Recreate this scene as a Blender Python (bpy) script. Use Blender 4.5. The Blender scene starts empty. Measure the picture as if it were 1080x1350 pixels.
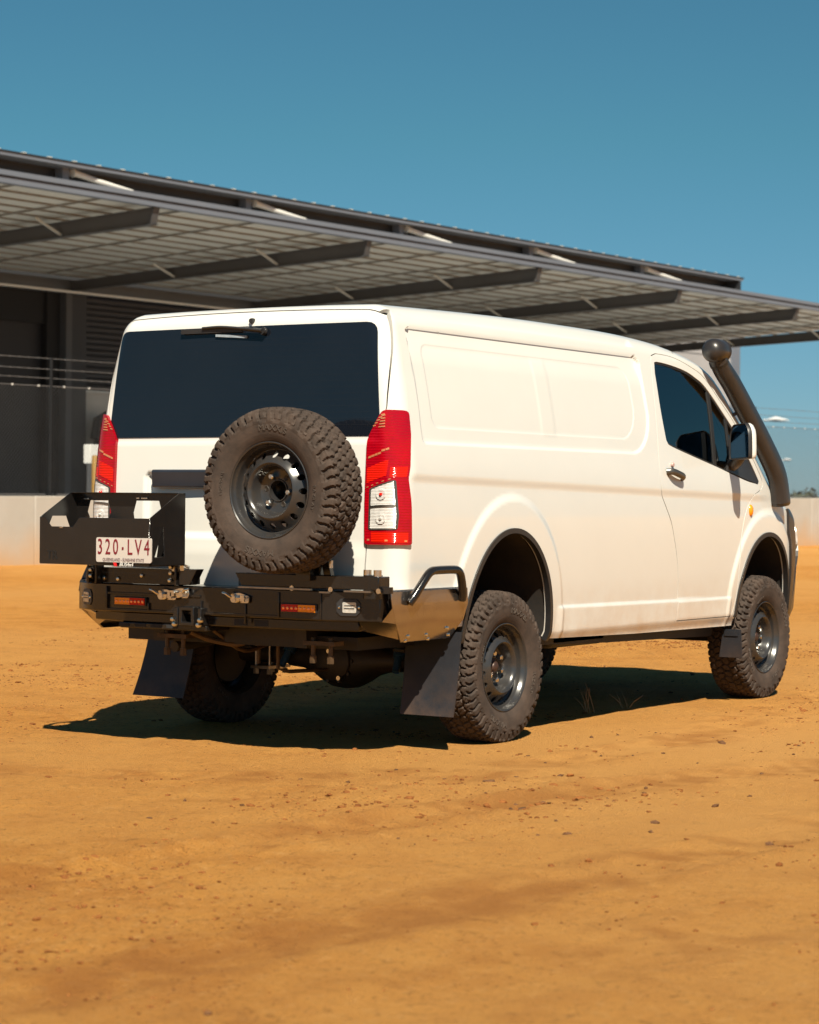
import bpy, bmesh, math, random
import numpy as np
from mathutils import Vector, Matrix
from mathutils.geometry import delaunay_2d_cdt

random.seed(7)
rng = np.random.default_rng(7)
scene = bpy.context.scene
COL = scene.collection
R_ = math.radians

# ---------------------------------------------------------------- camera, world, sun, exposure
CAM_POS = (-9.698, -6.589, 1.219)
YAW, PITCH, ROLL = 0.5710, -0.0059, 0.0091
cam_d = bpy.data.cameras.new('camera')
cam_d.sensor_fit = 'HORIZONTAL'; cam_d.sensor_width = 36.0
cam_d.lens = 2942.29/1080*36.0
cam_d.clip_start = .1; cam_d.clip_end = 9000
cam_d.dof.use_dof = True; cam_d.dof.focus_distance = 11.9; cam_d.dof.aperture_fstop = 5.6
cam = bpy.data.objects.new('camera', cam_d); COL.objects.link(cam)
_f = Vector((math.cos(YAW)*math.cos(PITCH), math.sin(YAW)*math.cos(PITCH), math.sin(PITCH)))
_r = Vector((math.sin(YAW), -math.cos(YAW), 0)); _u = _r.cross(_f)
_r, _u = _r*math.cos(ROLL)+_u*math.sin(ROLL), -_r*math.sin(ROLL)+_u*math.cos(ROLL)
M = Matrix(((_r.x, _u.x, -_f.x), (_r.y, _u.y, -_f.y), (_r.z, _u.z, -_f.z))).to_4x4()
M.translation = CAM_POS
cam.matrix_world = M
scene.camera = cam

SUN = Vector((-.69, -.59, 1.0)).normalized()
world = bpy.data.worlds.new('World'); scene.world = world
world.use_nodes = True
wt = world.node_tree; wt.nodes.clear()
sky = wt.nodes.new('ShaderNodeTexSky'); sky.sky_type = 'NISHITA'; sky.sun_disc = False
sky.sun_elevation = math.asin(SUN.z); sky.sun_rotation = math.atan2(SUN.x, SUN.y)
sky.altitude = 0; sky.air_density = 1.0; sky.dust_density = 0.05; sky.ozone_density = 2.2
tint = wt.nodes.new('ShaderNodeMix'); tint.data_type = 'RGBA'; tint.blend_type = 'MULTIPLY'
tint.inputs[0].default_value = 1.0
tint.inputs[7].default_value = (0.275, 0.555, 0.575, 1)
bg = wt.nodes.new('ShaderNodeBackground'); bg.inputs['Strength'].default_value = 0.051
wo = wt.nodes.new('ShaderNodeOutputWorld')
# the tint turns from teal overhead to a greyer blue in the thick air near the horizon, the same all round
wtc = wt.nodes.new('ShaderNodeTexCoord'); wsp = wt.nodes.new('ShaderNodeSeparateXYZ'); wmr = wt.nodes.new('ShaderNodeMapRange')
wmr.inputs[1].default_value = 0.0; wmr.inputs[2].default_value = .16
wmx = wt.nodes.new('ShaderNodeMix'); wmx.data_type = 'RGBA'
wmx.inputs[6].default_value = (0.295, 0.455, 0.70, 1); wmx.inputs[7].default_value = (0.265, 0.55, 0.565, 1)
wt.links.new(wtc.outputs['Generated'], wsp.inputs[0]); wt.links.new(wsp.outputs['Z'], wmr.inputs[0])
wt.links.new(wmr.outputs[0], wmx.inputs[0]); wt.links.new(wmx.outputs[2], tint.inputs[7])
wt.links.new(sky.outputs[0], tint.inputs[6]); wt.links.new(tint.outputs[2], bg.inputs['Color'])
wt.links.new(bg.outputs[0], wo.inputs['Surface'])

sun_d = bpy.data.lights.new('sun', 'SUN'); sun_d.energy = 4.6; sun_d.angle = R_(.53); sun_d.color = (1.0, .91, .73)
sun = bpy.data.objects.new('sun', sun_d); COL.objects.link(sun)
sun.rotation_euler = SUN.to_track_quat('Z', 'Y').to_euler()
sun.location = (-20, -18, 30)

vs = scene.view_settings
vs.view_transform = 'Standard'; vs.look = 'None'; vs.gamma = 1.0; vs.exposure = 0.95; vs.use_curve_mapping = False
scene.cycles.max_bounces = 8; scene.cycles.transparent_max_bounces = 12
scene.cycles.use_denoising = True

# ---------------------------------------------------------------- materials
def new_mat(name):
    m = bpy.data.materials.new(name); m.use_nodes = True
    nt = m.node_tree; return m, nt, nt.nodes['Principled BSDF']

def mat(name, col, rough=.5, metal=0., spec=.5, coat=0., var=0., vscale=8., bump=0., bscale=60., col2=None, rvar=0., inside=None, obj_coords=True):
    """principled surface; var / col2 mix a noise variation, bump a fine noise relief"""
    m, nt, b = new_mat(name)
    b.inputs['Base Color'].default_value = (*col, 1); b.inputs['Roughness'].default_value = rough
    b.inputs['Metallic'].default_value = metal; b.inputs['Specular IOR Level'].default_value = spec
    b.inputs['Coat Weight'].default_value = coat; b.inputs['Coat Roughness'].default_value = .04
    tc = nt.nodes.new('ShaderNodeTexCoord'); co = tc.outputs['Object']
    if col2 is None and var: col2 = tuple(max(0, c*(1-var)) for c in col)
    src = None
    if col2 is not None:
        n = nt.nodes.new('ShaderNodeTexNoise'); n.inputs['Scale'].default_value = vscale; n.inputs['Detail'].default_value = 6; n.inputs['Roughness'].default_value = .62
        rp = nt.nodes.new('ShaderNodeValToRGB'); rp.color_ramp.elements[0].position = .32; rp.color_ramp.elements[1].position = .68
        rp.color_ramp.elements[0].color = (*col2, 1); rp.color_ramp.elements[1].color = (*col, 1)
        nt.links.new(co, n.inputs['Vector']); nt.links.new(n.outputs['Fac'], rp.inputs['Fac']); src = rp.outputs['Color']
        if rvar:
            mr = nt.nodes.new('ShaderNodeMapRange'); mr.inputs[3].default_value = rough-rvar; mr.inputs[4].default_value = rough+rvar
            nt.links.new(n.outputs['Fac'], mr.inputs[0]); nt.links.new(mr.outputs[0], b.inputs['Roughness'])
    if inside is not None:                                  # the lining on the back of a panel
        g = nt.nodes.new('ShaderNodeNewGeometry'); mx = nt.nodes.new('ShaderNodeMix'); mx.data_type = 'RGBA'
        mx.inputs[6].default_value = (*col, 1); mx.inputs[7].default_value = (*inside, 1)
        if src: nt.links.new(src, mx.inputs[6])
        nt.links.new(g.outputs['Backfacing'], mx.inputs[0]); src = mx.outputs[2]
    if src: nt.links.new(src, b.inputs['Base Color'])
    if bump:
        n2 = nt.nodes.new('ShaderNodeTexNoise'); n2.inputs['Scale'].default_value = bscale; n2.inputs['Detail'].default_value = 5
        bp = nt.nodes.new('ShaderNodeBump'); bp.inputs['Strength'].default_value = bump; bp.inputs['Distance'].default_value = .01
        nt.links.new(co, n2.inputs['Vector']); nt.links.new(n2.outputs['Fac'], bp.inputs['Height']); nt.links.new(bp.outputs[0], b.inputs['Normal'])
    return m

def glass_mat(name, tint, rough=0.0, ior=1.5, refl=1.0):
    """thin tinted pane: a clear mirror coat over a filter"""
    m = bpy.data.materials.new(name); m.use_nodes = True
    nt = m.node_tree; nt.nodes.clear()
    o = nt.nodes.new('ShaderNodeOutputMaterial'); mx = nt.nodes.new('ShaderNodeMixShader')
    fr = nt.nodes.new('ShaderNodeFresnel'); fr.inputs['IOR'].default_value = ior
    t = nt.nodes.new('ShaderNodeBsdfTransparent'); t.inputs['Color'].default_value = (*tint, 1)
    g = nt.nodes.new('ShaderNodeBsdfGlossy'); g.inputs['Roughness'].default_value = rough; g.inputs['Color'].default_value = (refl, refl, refl, 1)
    nt.links.new(fr.outputs[0], mx.inputs[0]); nt.links.new(t.outputs[0], mx.inputs[1]); nt.links.new(g.outputs[0], mx.inputs[2])
    nt.links.new(mx.outputs[0], o.inputs['Surface'])
    return m

MT = dict(
    paint=mat('white_paint', (.635, .63, .605), .30, coat=.7, var=.03, vscale=2.2, inside=(.03, .03, .032)),
    lining=mat('dark_lining', (.022, .022, .024), .8, var=.3),
    rear_glass=mat('privacy_glass', (.006, .008, .013), .05, spec=.5, coat=0., col2=(.008, .010, .015), vscale=1.6, rvar=.03),
    side_glass=glass_mat('tinted_glass', (.60, .64, .68), ior=2.0),
    seal=mat('rubber_seal', (.016, .016, .017), .55, var=.2),
    black=mat('black_powder_coat', (.0115, .0100, .0095), .16, var=.25, vscale=14, bump=.05, bscale=420, rvar=.05, spec=.55),
    black_plastic=mat('black_plastic', (.022, .021, .022), .42, var=.25, vscale=20, bump=.08, bscale=300),
    snorkel=mat('satin_black_plastic', (.026, .023, .023), .33, var=.25, vscale=12, bump=.03, bscale=160),
    chassis=mat('chassis_black', (.008, .0078, .0075), .55, col2=(.018, .014, .010), vscale=7, bump=.1, bscale=60),
    tyre=mat('dusty_rubber', (.072, .050, .039), .82, col2=(.032, .024, .020), vscale=11, bump=.18, bscale=190, spec=.3),
    tyre_text=mat('raised_rubber_letters', (.075, .058, .048), .7, var=.3, vscale=30),
    rim=mat('black_steel', (.022, .023, .026), .24, spec=.7, col2=(.034, .030, .027), vscale=16, rvar=.06),
    black_metal=mat('gloss_black_plate', (.40, .36, .33), .17, metal=.95, var=.12, vscale=10, bump=.02, bscale=300, rvar=.05),
    chrome=mat('bright_zinc', (.72, .70, .66), .22, metal=1., var=.2, vscale=40),
    steel=mat('plain_steel', (.42, .38, .33), .38, metal=1., var=.35, vscale=20),
    rusty=mat('oily_steel', (.10, .06, .03), .5, metal=.4, var=.5, vscale=20),
    red=mat('red_lens', (.36, .0015, .006), .08, spec=.45, coat=.15, col2=(.25, .0008, .008), vscale=9, bump=.10, bscale=160),
    red_bright=mat('bright_red_lens', (.60, .010, .003), .10, spec=.45, coat=.1),
    reflector=mat('amber_red_reflector', (1.0, .36, .16), .18, metal=.6),
    amber=mat('amber_lens', (.85, .25, .008), .1, coat=.5),
    clear=mat('clear_lens', (.86, .85, .84), .10, metal=.25, var=.25, vscale=40, coat=.6),
    lamp_white=mat('white_lens', (.60, .60, .58), .18, metal=.3, var=.4, vscale=80, coat=.5),
    plate=mat('number_plate_white', (.50, .46, .43), .35, var=.04),
    maroon=mat('number_plate_maroon', (.16, .006, .016), .4),
    white_text=mat('white_print', (.75, .75, .74), .5),
    red_text=mat('red_print', (.6, .01, .012), .5),
    silver=mat('grey_handle', (.13, .125, .115), .3, metal=.7, var=.2, vscale=30),
    flap=mat('flap_rubber', (.014, .016, .022), .5, var=.3, vscale=9, bump=.06, bscale=90),
    mirror=mat('mirror_glass', (.35, .38, .42), .03, metal=1.),
    seat=mat('seat_cloth', (.018, .018, .02), .9, var=.3, vscale=40),
)

def add_ridges(m, scale, strength):
    """fine moulded prisms running across a lens"""
    nt = m.node_tree; b = nt.nodes['Principled BSDF']; tc = nt.nodes.new('ShaderNodeTexCoord'); w = nt.nodes.new('ShaderNodeTexWave')
    w.wave_type = 'BANDS'; w.bands_direction = 'Z'; w.inputs['Scale'].default_value = scale; w.inputs['Distortion'].default_value = .6
    bp = nt.nodes.new('ShaderNodeBump'); bp.inputs['Strength'].default_value = strength; bp.inputs['Distance'].default_value = .004
    nt.links.new(tc.outputs['Object'], w.inputs['Vector']); nt.links.new(w.outputs['Fac'], bp.inputs['Height']); nt.links.new(bp.outputs[0], b.inputs['Normal'])
add_ridges(MT['red'], 24, .22); add_ridges(MT['red_bright'], 38, .5); add_ridges(MT['clear'], 46, .5)
def add_dust(m, z0, z1, amount, col=(.42, .235, .11)):
    """road dust settled on the lowest part of a surface"""
    nt = m.node_tree; b = nt.nodes['Principled BSDF']; tc = nt.nodes.new('ShaderNodeTexCoord'); sp = nt.nodes.new('ShaderNodeSeparateXYZ')
    nz = nt.nodes.new('ShaderNodeTexNoise'); nz.inputs['Scale'].default_value = 5; nz.inputs['Detail'].default_value = 7; nz.inputs['Roughness'].default_value = .65
    nt.links.new(tc.outputs['Object'], sp.inputs[0]); nt.links.new(tc.outputs['Object'], nz.inputs['Vector'])
    a = nt.nodes.new('ShaderNodeMapRange'); a.inputs[1].default_value = z0; a.inputs[2].default_value = z1; a.inputs[3].default_value = amount; a.inputs[4].default_value = 0
    nt.links.new(sp.outputs['Z'], a.inputs[0])
    p = nt.nodes.new('ShaderNodeMapRange'); p.inputs[1].default_value = .35; p.inputs[2].default_value = .7; nt.links.new(nz.outputs['Fac'], p.inputs[0])
    k = nt.nodes.new('ShaderNodeMath'); k.operation = 'MULTIPLY'; nt.links.new(a.outputs[0], k.inputs[0]); nt.links.new(p.outputs[0], k.inputs[1])
    mx = nt.nodes.new('ShaderNodeMix'); mx.data_type = 'RGBA'; mx.inputs[7].default_value = (*col, 1)
    L = b.inputs['Base Color'].links
    if L: nt.links.new(L[0].from_socket, mx.inputs[6])
    else: mx.inputs[6].default_value = b.inputs['Base Color'].default_value
    nt.links.new(k.outputs[0], mx.inputs[0]); nt.links.new(mx.outputs[2], b.inputs['Base Color'])
add_dust(MT['paint'], .45, .80, .55); add_dust(MT['flap'], .15, .42, .28, (.25, .13, .06)); add_dust(MT['chassis'], .2, .6, .14, (.14, .075, .035))

# ---------------------------------------------------------------- helpers
def link(o, parent=None, name=None):
    COL.objects.link(o)
    if parent is not None: o.parent = parent
    return o
def tag(o, label=None, cat=None, group=None, kind=None):
    if label: o['label'] = label
    if cat: o['category'] = cat
    if group: o['group'] = group
    if kind: o['kind'] = kind
    return o
def empty(name, loc=(0, 0, 0)):
    o = bpy.data.objects.new(name, None); o.empty_display_size = .2; COL.objects.link(o); o.location = loc; return o
def put_under(o, parent):
    """o was built in world space; hang it under parent without moving it"""
    o.parent = parent
    loc = Vector((0, 0, 0)); q = parent
    while q is not None: loc += q.location; q = q.parent
    o.location = o.location-loc
    return o

class MB:
    """collects shapes, builds ONE mesh object"""
    def __init__(s): s.v = []; s.f = []; s.m = []; s.sm = []
    def add(s, vs, fs, m=0, smooth=False):
        o = len(s.v); s.v.extend([tuple(map(float, q)) for q in vs])
        for f in fs: s.f.append(tuple(i+o for i in f)); s.m.append(m); s.sm.append(smooth)
        return s
    def box(s, lo, hi, m=0, M=None):
        (a, b, c), (d, e, f) = lo, hi
        vs = [(a, b, c), (d, b, c), (d, e, c), (a, e, c), (a, b, f), (d, b, f), (d, e, f), (a, e, f)]
        if M is not None: vs = [M @ Vector(q) for q in vs]
        return s.add(vs, [(0, 3, 2, 1), (4, 5, 6, 7), (0, 1, 5, 4), (1, 2, 6, 5), (2, 3, 7, 6), (3, 0, 4, 7)], m)
    def beam(s, p0, p1, w, h, m=0, up=(0, 0, 1)):
        """box of section w (sideways) x h (up) from p0 to p1"""
        p0, p1 = Vector(p0), Vector(p1); d = (p1-p0); L = d.length; d.normalize()
        side = d.cross(Vector(up)).normalized(); u = side.cross(d)
        M = Matrix((d, side, u)).transposed().to_4x4(); M.translation = p0
        return s.box((0, -w/2, -h/2), (L, w/2, h/2), m, M)
    def prism(s, poly, axis, t0, t1, m=0, holes=()):
        """flat outline (two coordinates in order of the other axes) pushed along an axis"""
        def P(q, t):
            q = list(q); q.insert(axis, t); return tuple(q)
        loops = [list(poly)]+[list(h) for h in holes]
        pts = [Vector(q) for L in loops for q in L]
        edges = []; o = 0
        for L in loops:
            edges += [(o+i, o+(i+1) % len(L)) for i in range(len(L))]; o += len(L)
        v2, _, tr = delaunay_2d_cdt(pts, edges, [], 0, 1e-7)[:3]
        A = np.array([tuple(q) for q in v2]); T = np.array([t for t in tr])
        c = A[T].mean(1); ok = inside(c, np.array(loops[0]))
        for h in loops[1:]: ok &= ~inside(c, np.array(h))
        T = T[ok]; n = len(A)
        fs = [tuple(t) for t in T]+[tuple(t[::-1]+n) for t in T]
        o = 2*n; vs = [P(q, t0) for q in A]+[P(q, t1) for q in A]
        for L in loops:
            k = len(L); b = len(vs)
            vs += [P(q, t0) for q in L]+[P(q, t1) for q in L]
            fs += [(b+i, b+(i+1) % k, b+k+(i+1) % k, b+k+i) for i in range(k)]
        return s.add(vs, fs, m)
    def tube(s, path, r, n=10, m=0, caps=True, flat=1.0):
        P = [Vector(q) for q in path]; rings = []; vs = []; fs = []
        up = Vector((0, 0, 1)) if abs((P[1]-P[0]).normalized().z) < .9 else Vector((1, 0, 0))
        rr = r if hasattr(r, '__len__') else [r]*len(P)
        for i, q in enumerate(P):
            t = (P[min(i+1, len(P)-1)]-P[max(i-1, 0)]).normalized()
            a = t.cross(up)
            if a.length < 1e-4: a = t.cross(Vector((0, 1, 0)))
            a.normalize(); b = a.cross(t); up = b
            for k in range(n):
                an = 2*math.pi*k/n
                vs.append(q+a*math.cos(an)*rr[i]+b*math.sin(an)*rr[i]*flat)
        for i in range(len(P)-1):
            for k in range(n):
                fs.append((i*n+k, i*n+(k+1) % n, (i+1)*n+(k+1) % n, (i+1)*n+k))
        if caps: fs += [tuple(range(n))[::-1], tuple(range((len(P)-1)*n, len(P)*n))]
        return s.add(vs, fs, m, True)
    def cyl(s, p0, p1, r, n=14, m=0): return s.tube([p0, p1], r, n, m)
    def lathe(s, prof, n, axis='x', c=(0, 0, 0), m=0, close=False):
        """profile (radius, along axis) turned about the axis"""
        vs = []; fs = []; k = len(prof)
        for i in range(n):
            a = 2*math.pi*i/n; ca, sa = math.cos(a), math.sin(a)
            for (r, t) in prof:
                q = {'x': (t, r*ca, r*sa), 'y': (r*ca, t, r*sa), 'z': (r*ca, r*sa, t)}[axis]
                vs.append((q[0]+c[0], q[1]+c[1], q[2]+c[2]))
        for i in range(n):
            j = (i+1) % n
            for e in range(k-1): fs.append((i*k+e, j*k+e, j*k+e+1, i*k+e+1))
        return s.add(vs, fs, m, True)
    def build(s, name, mats, parent=None, bevel=0., angle=40, seg=2, origin=None, split=False, stuff=False):
        if not isinstance(mats, (list, tuple)): mats = [mats]
        me = bpy.data.meshes.new(name)
        vs = s.v
        if origin is not None: vs = [(a-origin[0], b-origin[1], c-origin[2]) for a, b, c in vs]
        me.from_pydata(vs, [], s.f)
        for mm in mats: me.materials.append(mm)
        me.polygons.foreach_set('material_index', s.m)
        bm = bmesh.new(); bm.from_mesh(me)
        bmesh.ops.remove_doubles(bm, verts=bm.verts, dist=1e-5)
        bmesh.ops.recalc_face_normals(bm, faces=bm.faces)
        bm.to_mesh(me); bm.free()
        me.polygons.foreach_set('use_smooth', [True]*len(me.polygons))
        me.set_sharp_from_angle(angle=R_(angle))
        o = bpy.data.objects.new(name, me); link(o)
        if origin is not None: o.location = origin
        if parent is not None: put_under(o, parent)
        if split:                                            # every separate piece its own object
            pieces = loose(me, name)
            for i_, pm in enumerate(pieces):
                if i_ == 0: o.data = pm
                else:
                    q = bpy.data.objects.new(name, pm); link(q); q.parent = o.parent; q.location = o.location
                    if bevel:
                        bb = q.modifiers.new('edge', 'BEVEL'); bb.width = bevel; bb.segments = seg; bb.limit_method = 'ANGLE'; bb.angle_limit = R_(35)
        if stuff: o['kind'] = 'stuff'
        if bevel:
            b = o.modifiers.new('edge', 'BEVEL'); b.width = bevel; b.segments = seg; b.limit_method = 'ANGLE'; b.angle_limit = R_(35); b.harden_normals = False
        return o

def loose(me, name):
    """meshes of the separate pieces of a mesh"""
    bm = bmesh.new(); bm.from_mesh(me); bm.verts.ensure_lookup_table(); seen = set(); out = []
    for v0 in bm.verts:
        if v0.index in seen: continue
        stack = [v0]; seen.add(v0.index); comp = set()
        while stack:
            v = stack.pop(); comp.add(v.index)
            for e in v.link_edges:
                w = e.other_vert(v)
                if w.index not in seen: seen.add(w.index); stack.append(w)
        c = bm.copy(); c.verts.ensure_lookup_table()
        bmesh.ops.delete(c, geom=[v for v in c.verts if v.index not in comp], context='VERTS')
        m2 = bpy.data.meshes.new(name); c.to_mesh(m2); c.free()
        for mm in me.materials: m2.materials.append(mm)
        out.append(m2)
    bm.free(); return out

def inside(p, poly):
    x, y = p[:, 0], p[:, 1]; r = np.zeros(len(p), bool); n = len(poly)
    for i in range(n):
        x0, y0 = poly[i]; x1, y1 = poly[(i+1) % n]
        if y0 == y1: continue
        c = ((y0 > y) != (y1 > y)) & (x < (x1-x0)*(y-y0)/(y1-y0)+x0)
        r ^= c
    return r
def densify(poly, step):
    out = []; n = len(poly)
    for i in range(n):
        a = np.array(poly[i], float); b = np.array(poly[(i+1) % n], float)
        k = max(1, int(math.ceil(np.linalg.norm(b-a)/step)))
        out += [a+(b-a)*j/k for j in range(k)]
    return np.array(out)
def densify_open(poly, step):
    out = []
    for a, b in zip(poly[:-1], poly[1:]):
        a = np.array(a, float); b = np.array(b, float); k = max(1, int(math.ceil(np.linalg.norm(b-a)/step))); out += [a+(b-a)*j/k for j in range(k)]
    return np.array(out+[np.array(poly[-1], float)])
def round_poly(poly, r, n=5):
    """fillet the corners of an outline; r is one radius or a list"""
    out = []; N = len(poly)
    for i in range(N):
        p = np.array(poly[i], float); a = np.array(poly[i-1], float); b = np.array(poly[(i+1) % N], float)
        rr = r[i] if hasattr(r, '__len__') else r
        da, db = a-p, b-p; la, lb = np.linalg.norm(da), np.linalg.norm(db)
        if rr <= 0: out.append(tuple(p)); continue
        k = min(rr, la*.45, lb*.45); q0 = p+da/la*k; q1 = p+db/lb*k
        for t in np.linspace(0, 1, n): out.append(tuple((1-t)**2*q0+2*t*(1-t)*p+t*t*q1))
    return out
def smooth_curve(pts, n):
    """Catmull-Rom through points"""
    P = [np.array(q, float) for q in pts]; P = [2*P[0]-P[1]]+P+[2*P[-1]-P[-2]]; out = []
    for i in range(1, len(P)-2):
        for t in np.linspace(0, 1, n, endpoint=False):
            a, b, c, d = P[i-1:i+3]
            out.append(.5*((2*b)+(-a+c)*t+(2*a-5*b+4*c-d)*t*t+(-a+3*b-3*c+d)*t**3))
    out.append(P[-2]); return [tuple(q) for q in out]
def text_mesh(body, size, extrude=0., align='CENTER', sx=1.0, shear=0., offset=0.):
    c = bpy.data.curves.new('text', 'FONT'); c.body = body; c.size = size; c.extrude = extrude; c.align_x = align; c.align_y = 'CENTER'
    c.resolution_u = 3; c.shear = shear; c.offset = offset
    o = bpy.data.objects.new('text', c); COL.objects.link(o)
    dg = bpy.context.evaluated_depsgraph_get(); dg.update()
    me = bpy.data.meshes.new_from_object(o.evaluated_get(dg))
    vs = [(v.co.x*sx, v.co.y, v.co.z) for v in me.vertices]; fs = [tuple(q.vertices) for q in me.polygons]
    bpy.data.objects.remove(o); bpy.data.curves.remove(c); bpy.data.meshes.remove(me)
    return vs, fs
# ---------------------------------------------------------------- van body surface
class Spline:
    """natural cubic spline through given points"""
    def __init__(s, xs, ys):
        s.x = np.array(xs, float); s.y = np.array(ys, float); n = len(xs)
        h = np.diff(s.x); A = np.eye(n); b = np.zeros(n)
        for i in range(1, n-1):
            A[i, i-1] = h[i-1]; A[i, i] = 2*(h[i-1]+h[i]); A[i, i+1] = h[i]
            b[i] = 6*((s.y[i+1]-s.y[i])/h[i] - (s.y[i]-s.y[i-1])/h[i-1])
        s.m = np.linalg.solve(A, b)
    def __call__(s, t, d=0):
        t = np.clip(np.asarray(t, float), s.x[0]-.3, s.x[-1]+.3)
        i = np.clip(np.searchsorted(s.x, t)-1, 0, len(s.x)-2)
        h = s.x[i+1]-s.x[i]; a = (s.x[i+1]-t)/h; b = (t-s.x[i])/h
        if d:
            return (s.y[i+1]-s.y[i])/h + h/6*((3*b*b-1)*s.m[i+1]-(3*a*a-1)*s.m[i])
        return a*s.y[i]+b*s.y[i+1]+h*h/6*((a**3-a)*s.m[i]+(b**3-b)*s.m[i+1])

def sstep(a, b, t):
    t = np.clip((t-a)/(b-a), 0, 1)
    return t*t*(3-2*t)

W_Z = Spline([.40, .55, .75, .95, 1.15, 1.30, 1.45, 1.63, 1.85, 2.05, 2.2], [.908, .918, .936, .948, .951, .946, .935, .911, .869, .822, .78])
R_X = Spline([-1.2, -.6, .2, 1.0, 1.6, 2.1, 2.5, 2.9], [2.143, 2.158, 2.176, 2.180, 2.172, 2.146, 2.105, 2.02])
XR_Z = Spline([.4, .8, 1.1, 1.5, 1.8, 2.05, 2.2], [-.985, -.995, -.999, -.985, -.968, -.950, -.937])
XF_Z = Spline([.40, .70, .95, 1.07, 1.17, 1.27, 1.36, 1.5, 1.7, 1.9, 2.0, 2.08, 2.2], [3.94, 3.98, 3.96, 3.88, 3.71, 3.48, 3.32, 3.16, 2.985, 2.775, 2.645, 2.47, 2.02])

def rrect(u, v, u0, u1, v0, v1, r):
    """signed distance to a rounded rectangle; r is one radius or four (u0v0, u1v0, u1v1, u0v1)"""
    cu, cv, hu, hv = (u0+u1)/2, (v0+v1)/2, (u1-u0)/2, (v1-v0)/2
    if not np.isscalar(r):
        r = np.where(u < cu, np.where(v < cv, r[0], r[3]), np.where(v < cv, r[1], r[2]))
    qx = np.abs(u-cu)-hu+r; qy = np.abs(v-cv)-hv+r
    return np.hypot(np.maximum(qx, 0), np.maximum(qy, 0))+np.minimum(np.maximum(qx, qy), 0)-r

ARCH_R = (.035, .52, .430, .535)     # rear wheel opening: centre x, centre z, half width, height
ARCH_F = (3.20, .52, .405, .490)

def arch_d(x, z, A, grow=0):
    """about the distance outside a wheel opening (above its centre line)"""
    q = np.hypot((x-A[0])/(A[2]+grow), np.maximum(z-A[1], 0)/(A[3]+grow))
    return (q-1)*(A[2]+grow)

RECESS = (-.785, 1.66, 1.475, 2.040, (.03, .26, .05, .03))
FIELDS = ((-.665, 1.50, 1.556, 1.968, (.06, .20, .10, .07)),)
def rr_outline(u0, u1, v0, v1, r, inset=0., n=7):
    """outline of such a rectangle, drawn in by inset"""
    out = []
    for cx, cy, a0, rr in ((u0, v0, math.pi, r[0]), (u1, v0, 1.5*math.pi, r[1]), (u1, v1, 0, r[2]), (u0, v1, .5*math.pi, r[3])):
        q = max(rr-inset, .001); cu = cx+(rr if cx == u0 else -rr); cv = cy+(rr if cy == v0 else -rr)
        out += [(cu+q*math.cos(a0+t), cv+q*math.sin(a0+t)) for t in np.linspace(0, math.pi/2, n)]
    return out

def side_detail(x, z):
    d = np.zeros_like(x)
    # belt: the flank stands proud above a short under-cut band
    zb = 1.318-.019*(x+.85)                       # centre of the band
    live = sstep(-.93, -.86, x)*(1-sstep(3.0, 3.4, x))
    d += live*.0078*sstep(-.028, .024, z-zb)*(1-sstep(.03, .26, z-zb))
    # big recess of the cargo panel, deep and sharp along its top
    e = rrect(x, z, *RECESS)
    w = np.where(z > 1.99, .006, .022)
    d -= (.010+.014*sstep(1.86, 2.02, z))*sstep(0, 1, -e/w)
    # two pressed fields in it
    for F_ in FIELDS: d -= .0024*sstep(0, .010, -rrect(x, z, *F_))
    d += .0022*sstep(.395, .43, x)*(1-sstep(.53, .575, x))*sstep(1.54, 1.58, z)*(1-sstep(1.93, 1.97, z))
    # wheel flares
    for A, g in ((ARCH_R, .155), (ARCH_F, .135)):
        q = arch_d(x, z, A); up = sstep(A[1]-.25, A[1]+.12, z)
        d += .013*(1-sstep(g-.035, g+.008, q))*up*sstep(-.3, .0, q+.25)
    # rocker ledge
    lx = sstep(.52, .60, x)*(1-sstep(2.66, 2.73, x))
    zr = .664-.010*(x-.5)
    d += .011*lx*(1-sstep(-.016, .010, z-zr))
    d -= .020*(1-sstep(.47, .54, z))
    return d

def rear_detail(y, z):
    ay = np.abs(y); d = np.zeros_like(y)
    # number-plate recess with a ledge below, and a soft shoulder under the glass
    e = rrect(ay, z, -.60, .575, 1.015, 1.345, .03)
    d -= .028*sstep(0, .030, -e)
    d += .010*(1-sstep(.93, 1.03, z))*(1-sstep(.70, .80, ay))
    d -= .005*(sstep(1.475, 1.50, z))*(1-sstep(.80, .86, ay))
    # glass rebate
    return d

RB = .10
def f_body(P):
    x, y, z = P[:, 0], P[:, 1], P[:, 2]; ay = np.abs(y)
    w = W_Z(z)-.155*np.clip((x-3.3)/.75, 0, 2)**2.2
    d1 = ay-w-side_detail(x, z)
    d2 = XR_Z(z)-.030*(1-np.clip(ay/.85, 0, 1.1)**2)-x-rear_detail(y, z)
    ridge = .006*np.exp(-((ay-.46)/.05)**2)*sstep(-.9, -.6, x)*(1-sstep(1.5, 1.9, x))
    d3 = z-(R_X(x)-.010*(ay/.8)**2.2)-ridge
    xf = XF_Z(z)+.13*(1-np.clip(ay/.9, 0, 1.2)**2)
    d4 = (x-xf)/np.sqrt(1+XF_Z(z, 1)**2)
    D = np.stack([d1, d2, d3, d4])+RB
    q = np.maximum(D, 0)
    return np.sqrt((q*q).sum(0))+np.minimum(D.max(0), 0)-RB

def f_normal(P, h=.0016):
    g = np.empty_like(P)
    for k in range(3):
        e = np.zeros(3); e[k] = h
        g[:, k] = f_body(P+e)-f_body(P-e)
    return g/np.linalg.norm(g, axis=1, keepdims=True)

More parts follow.
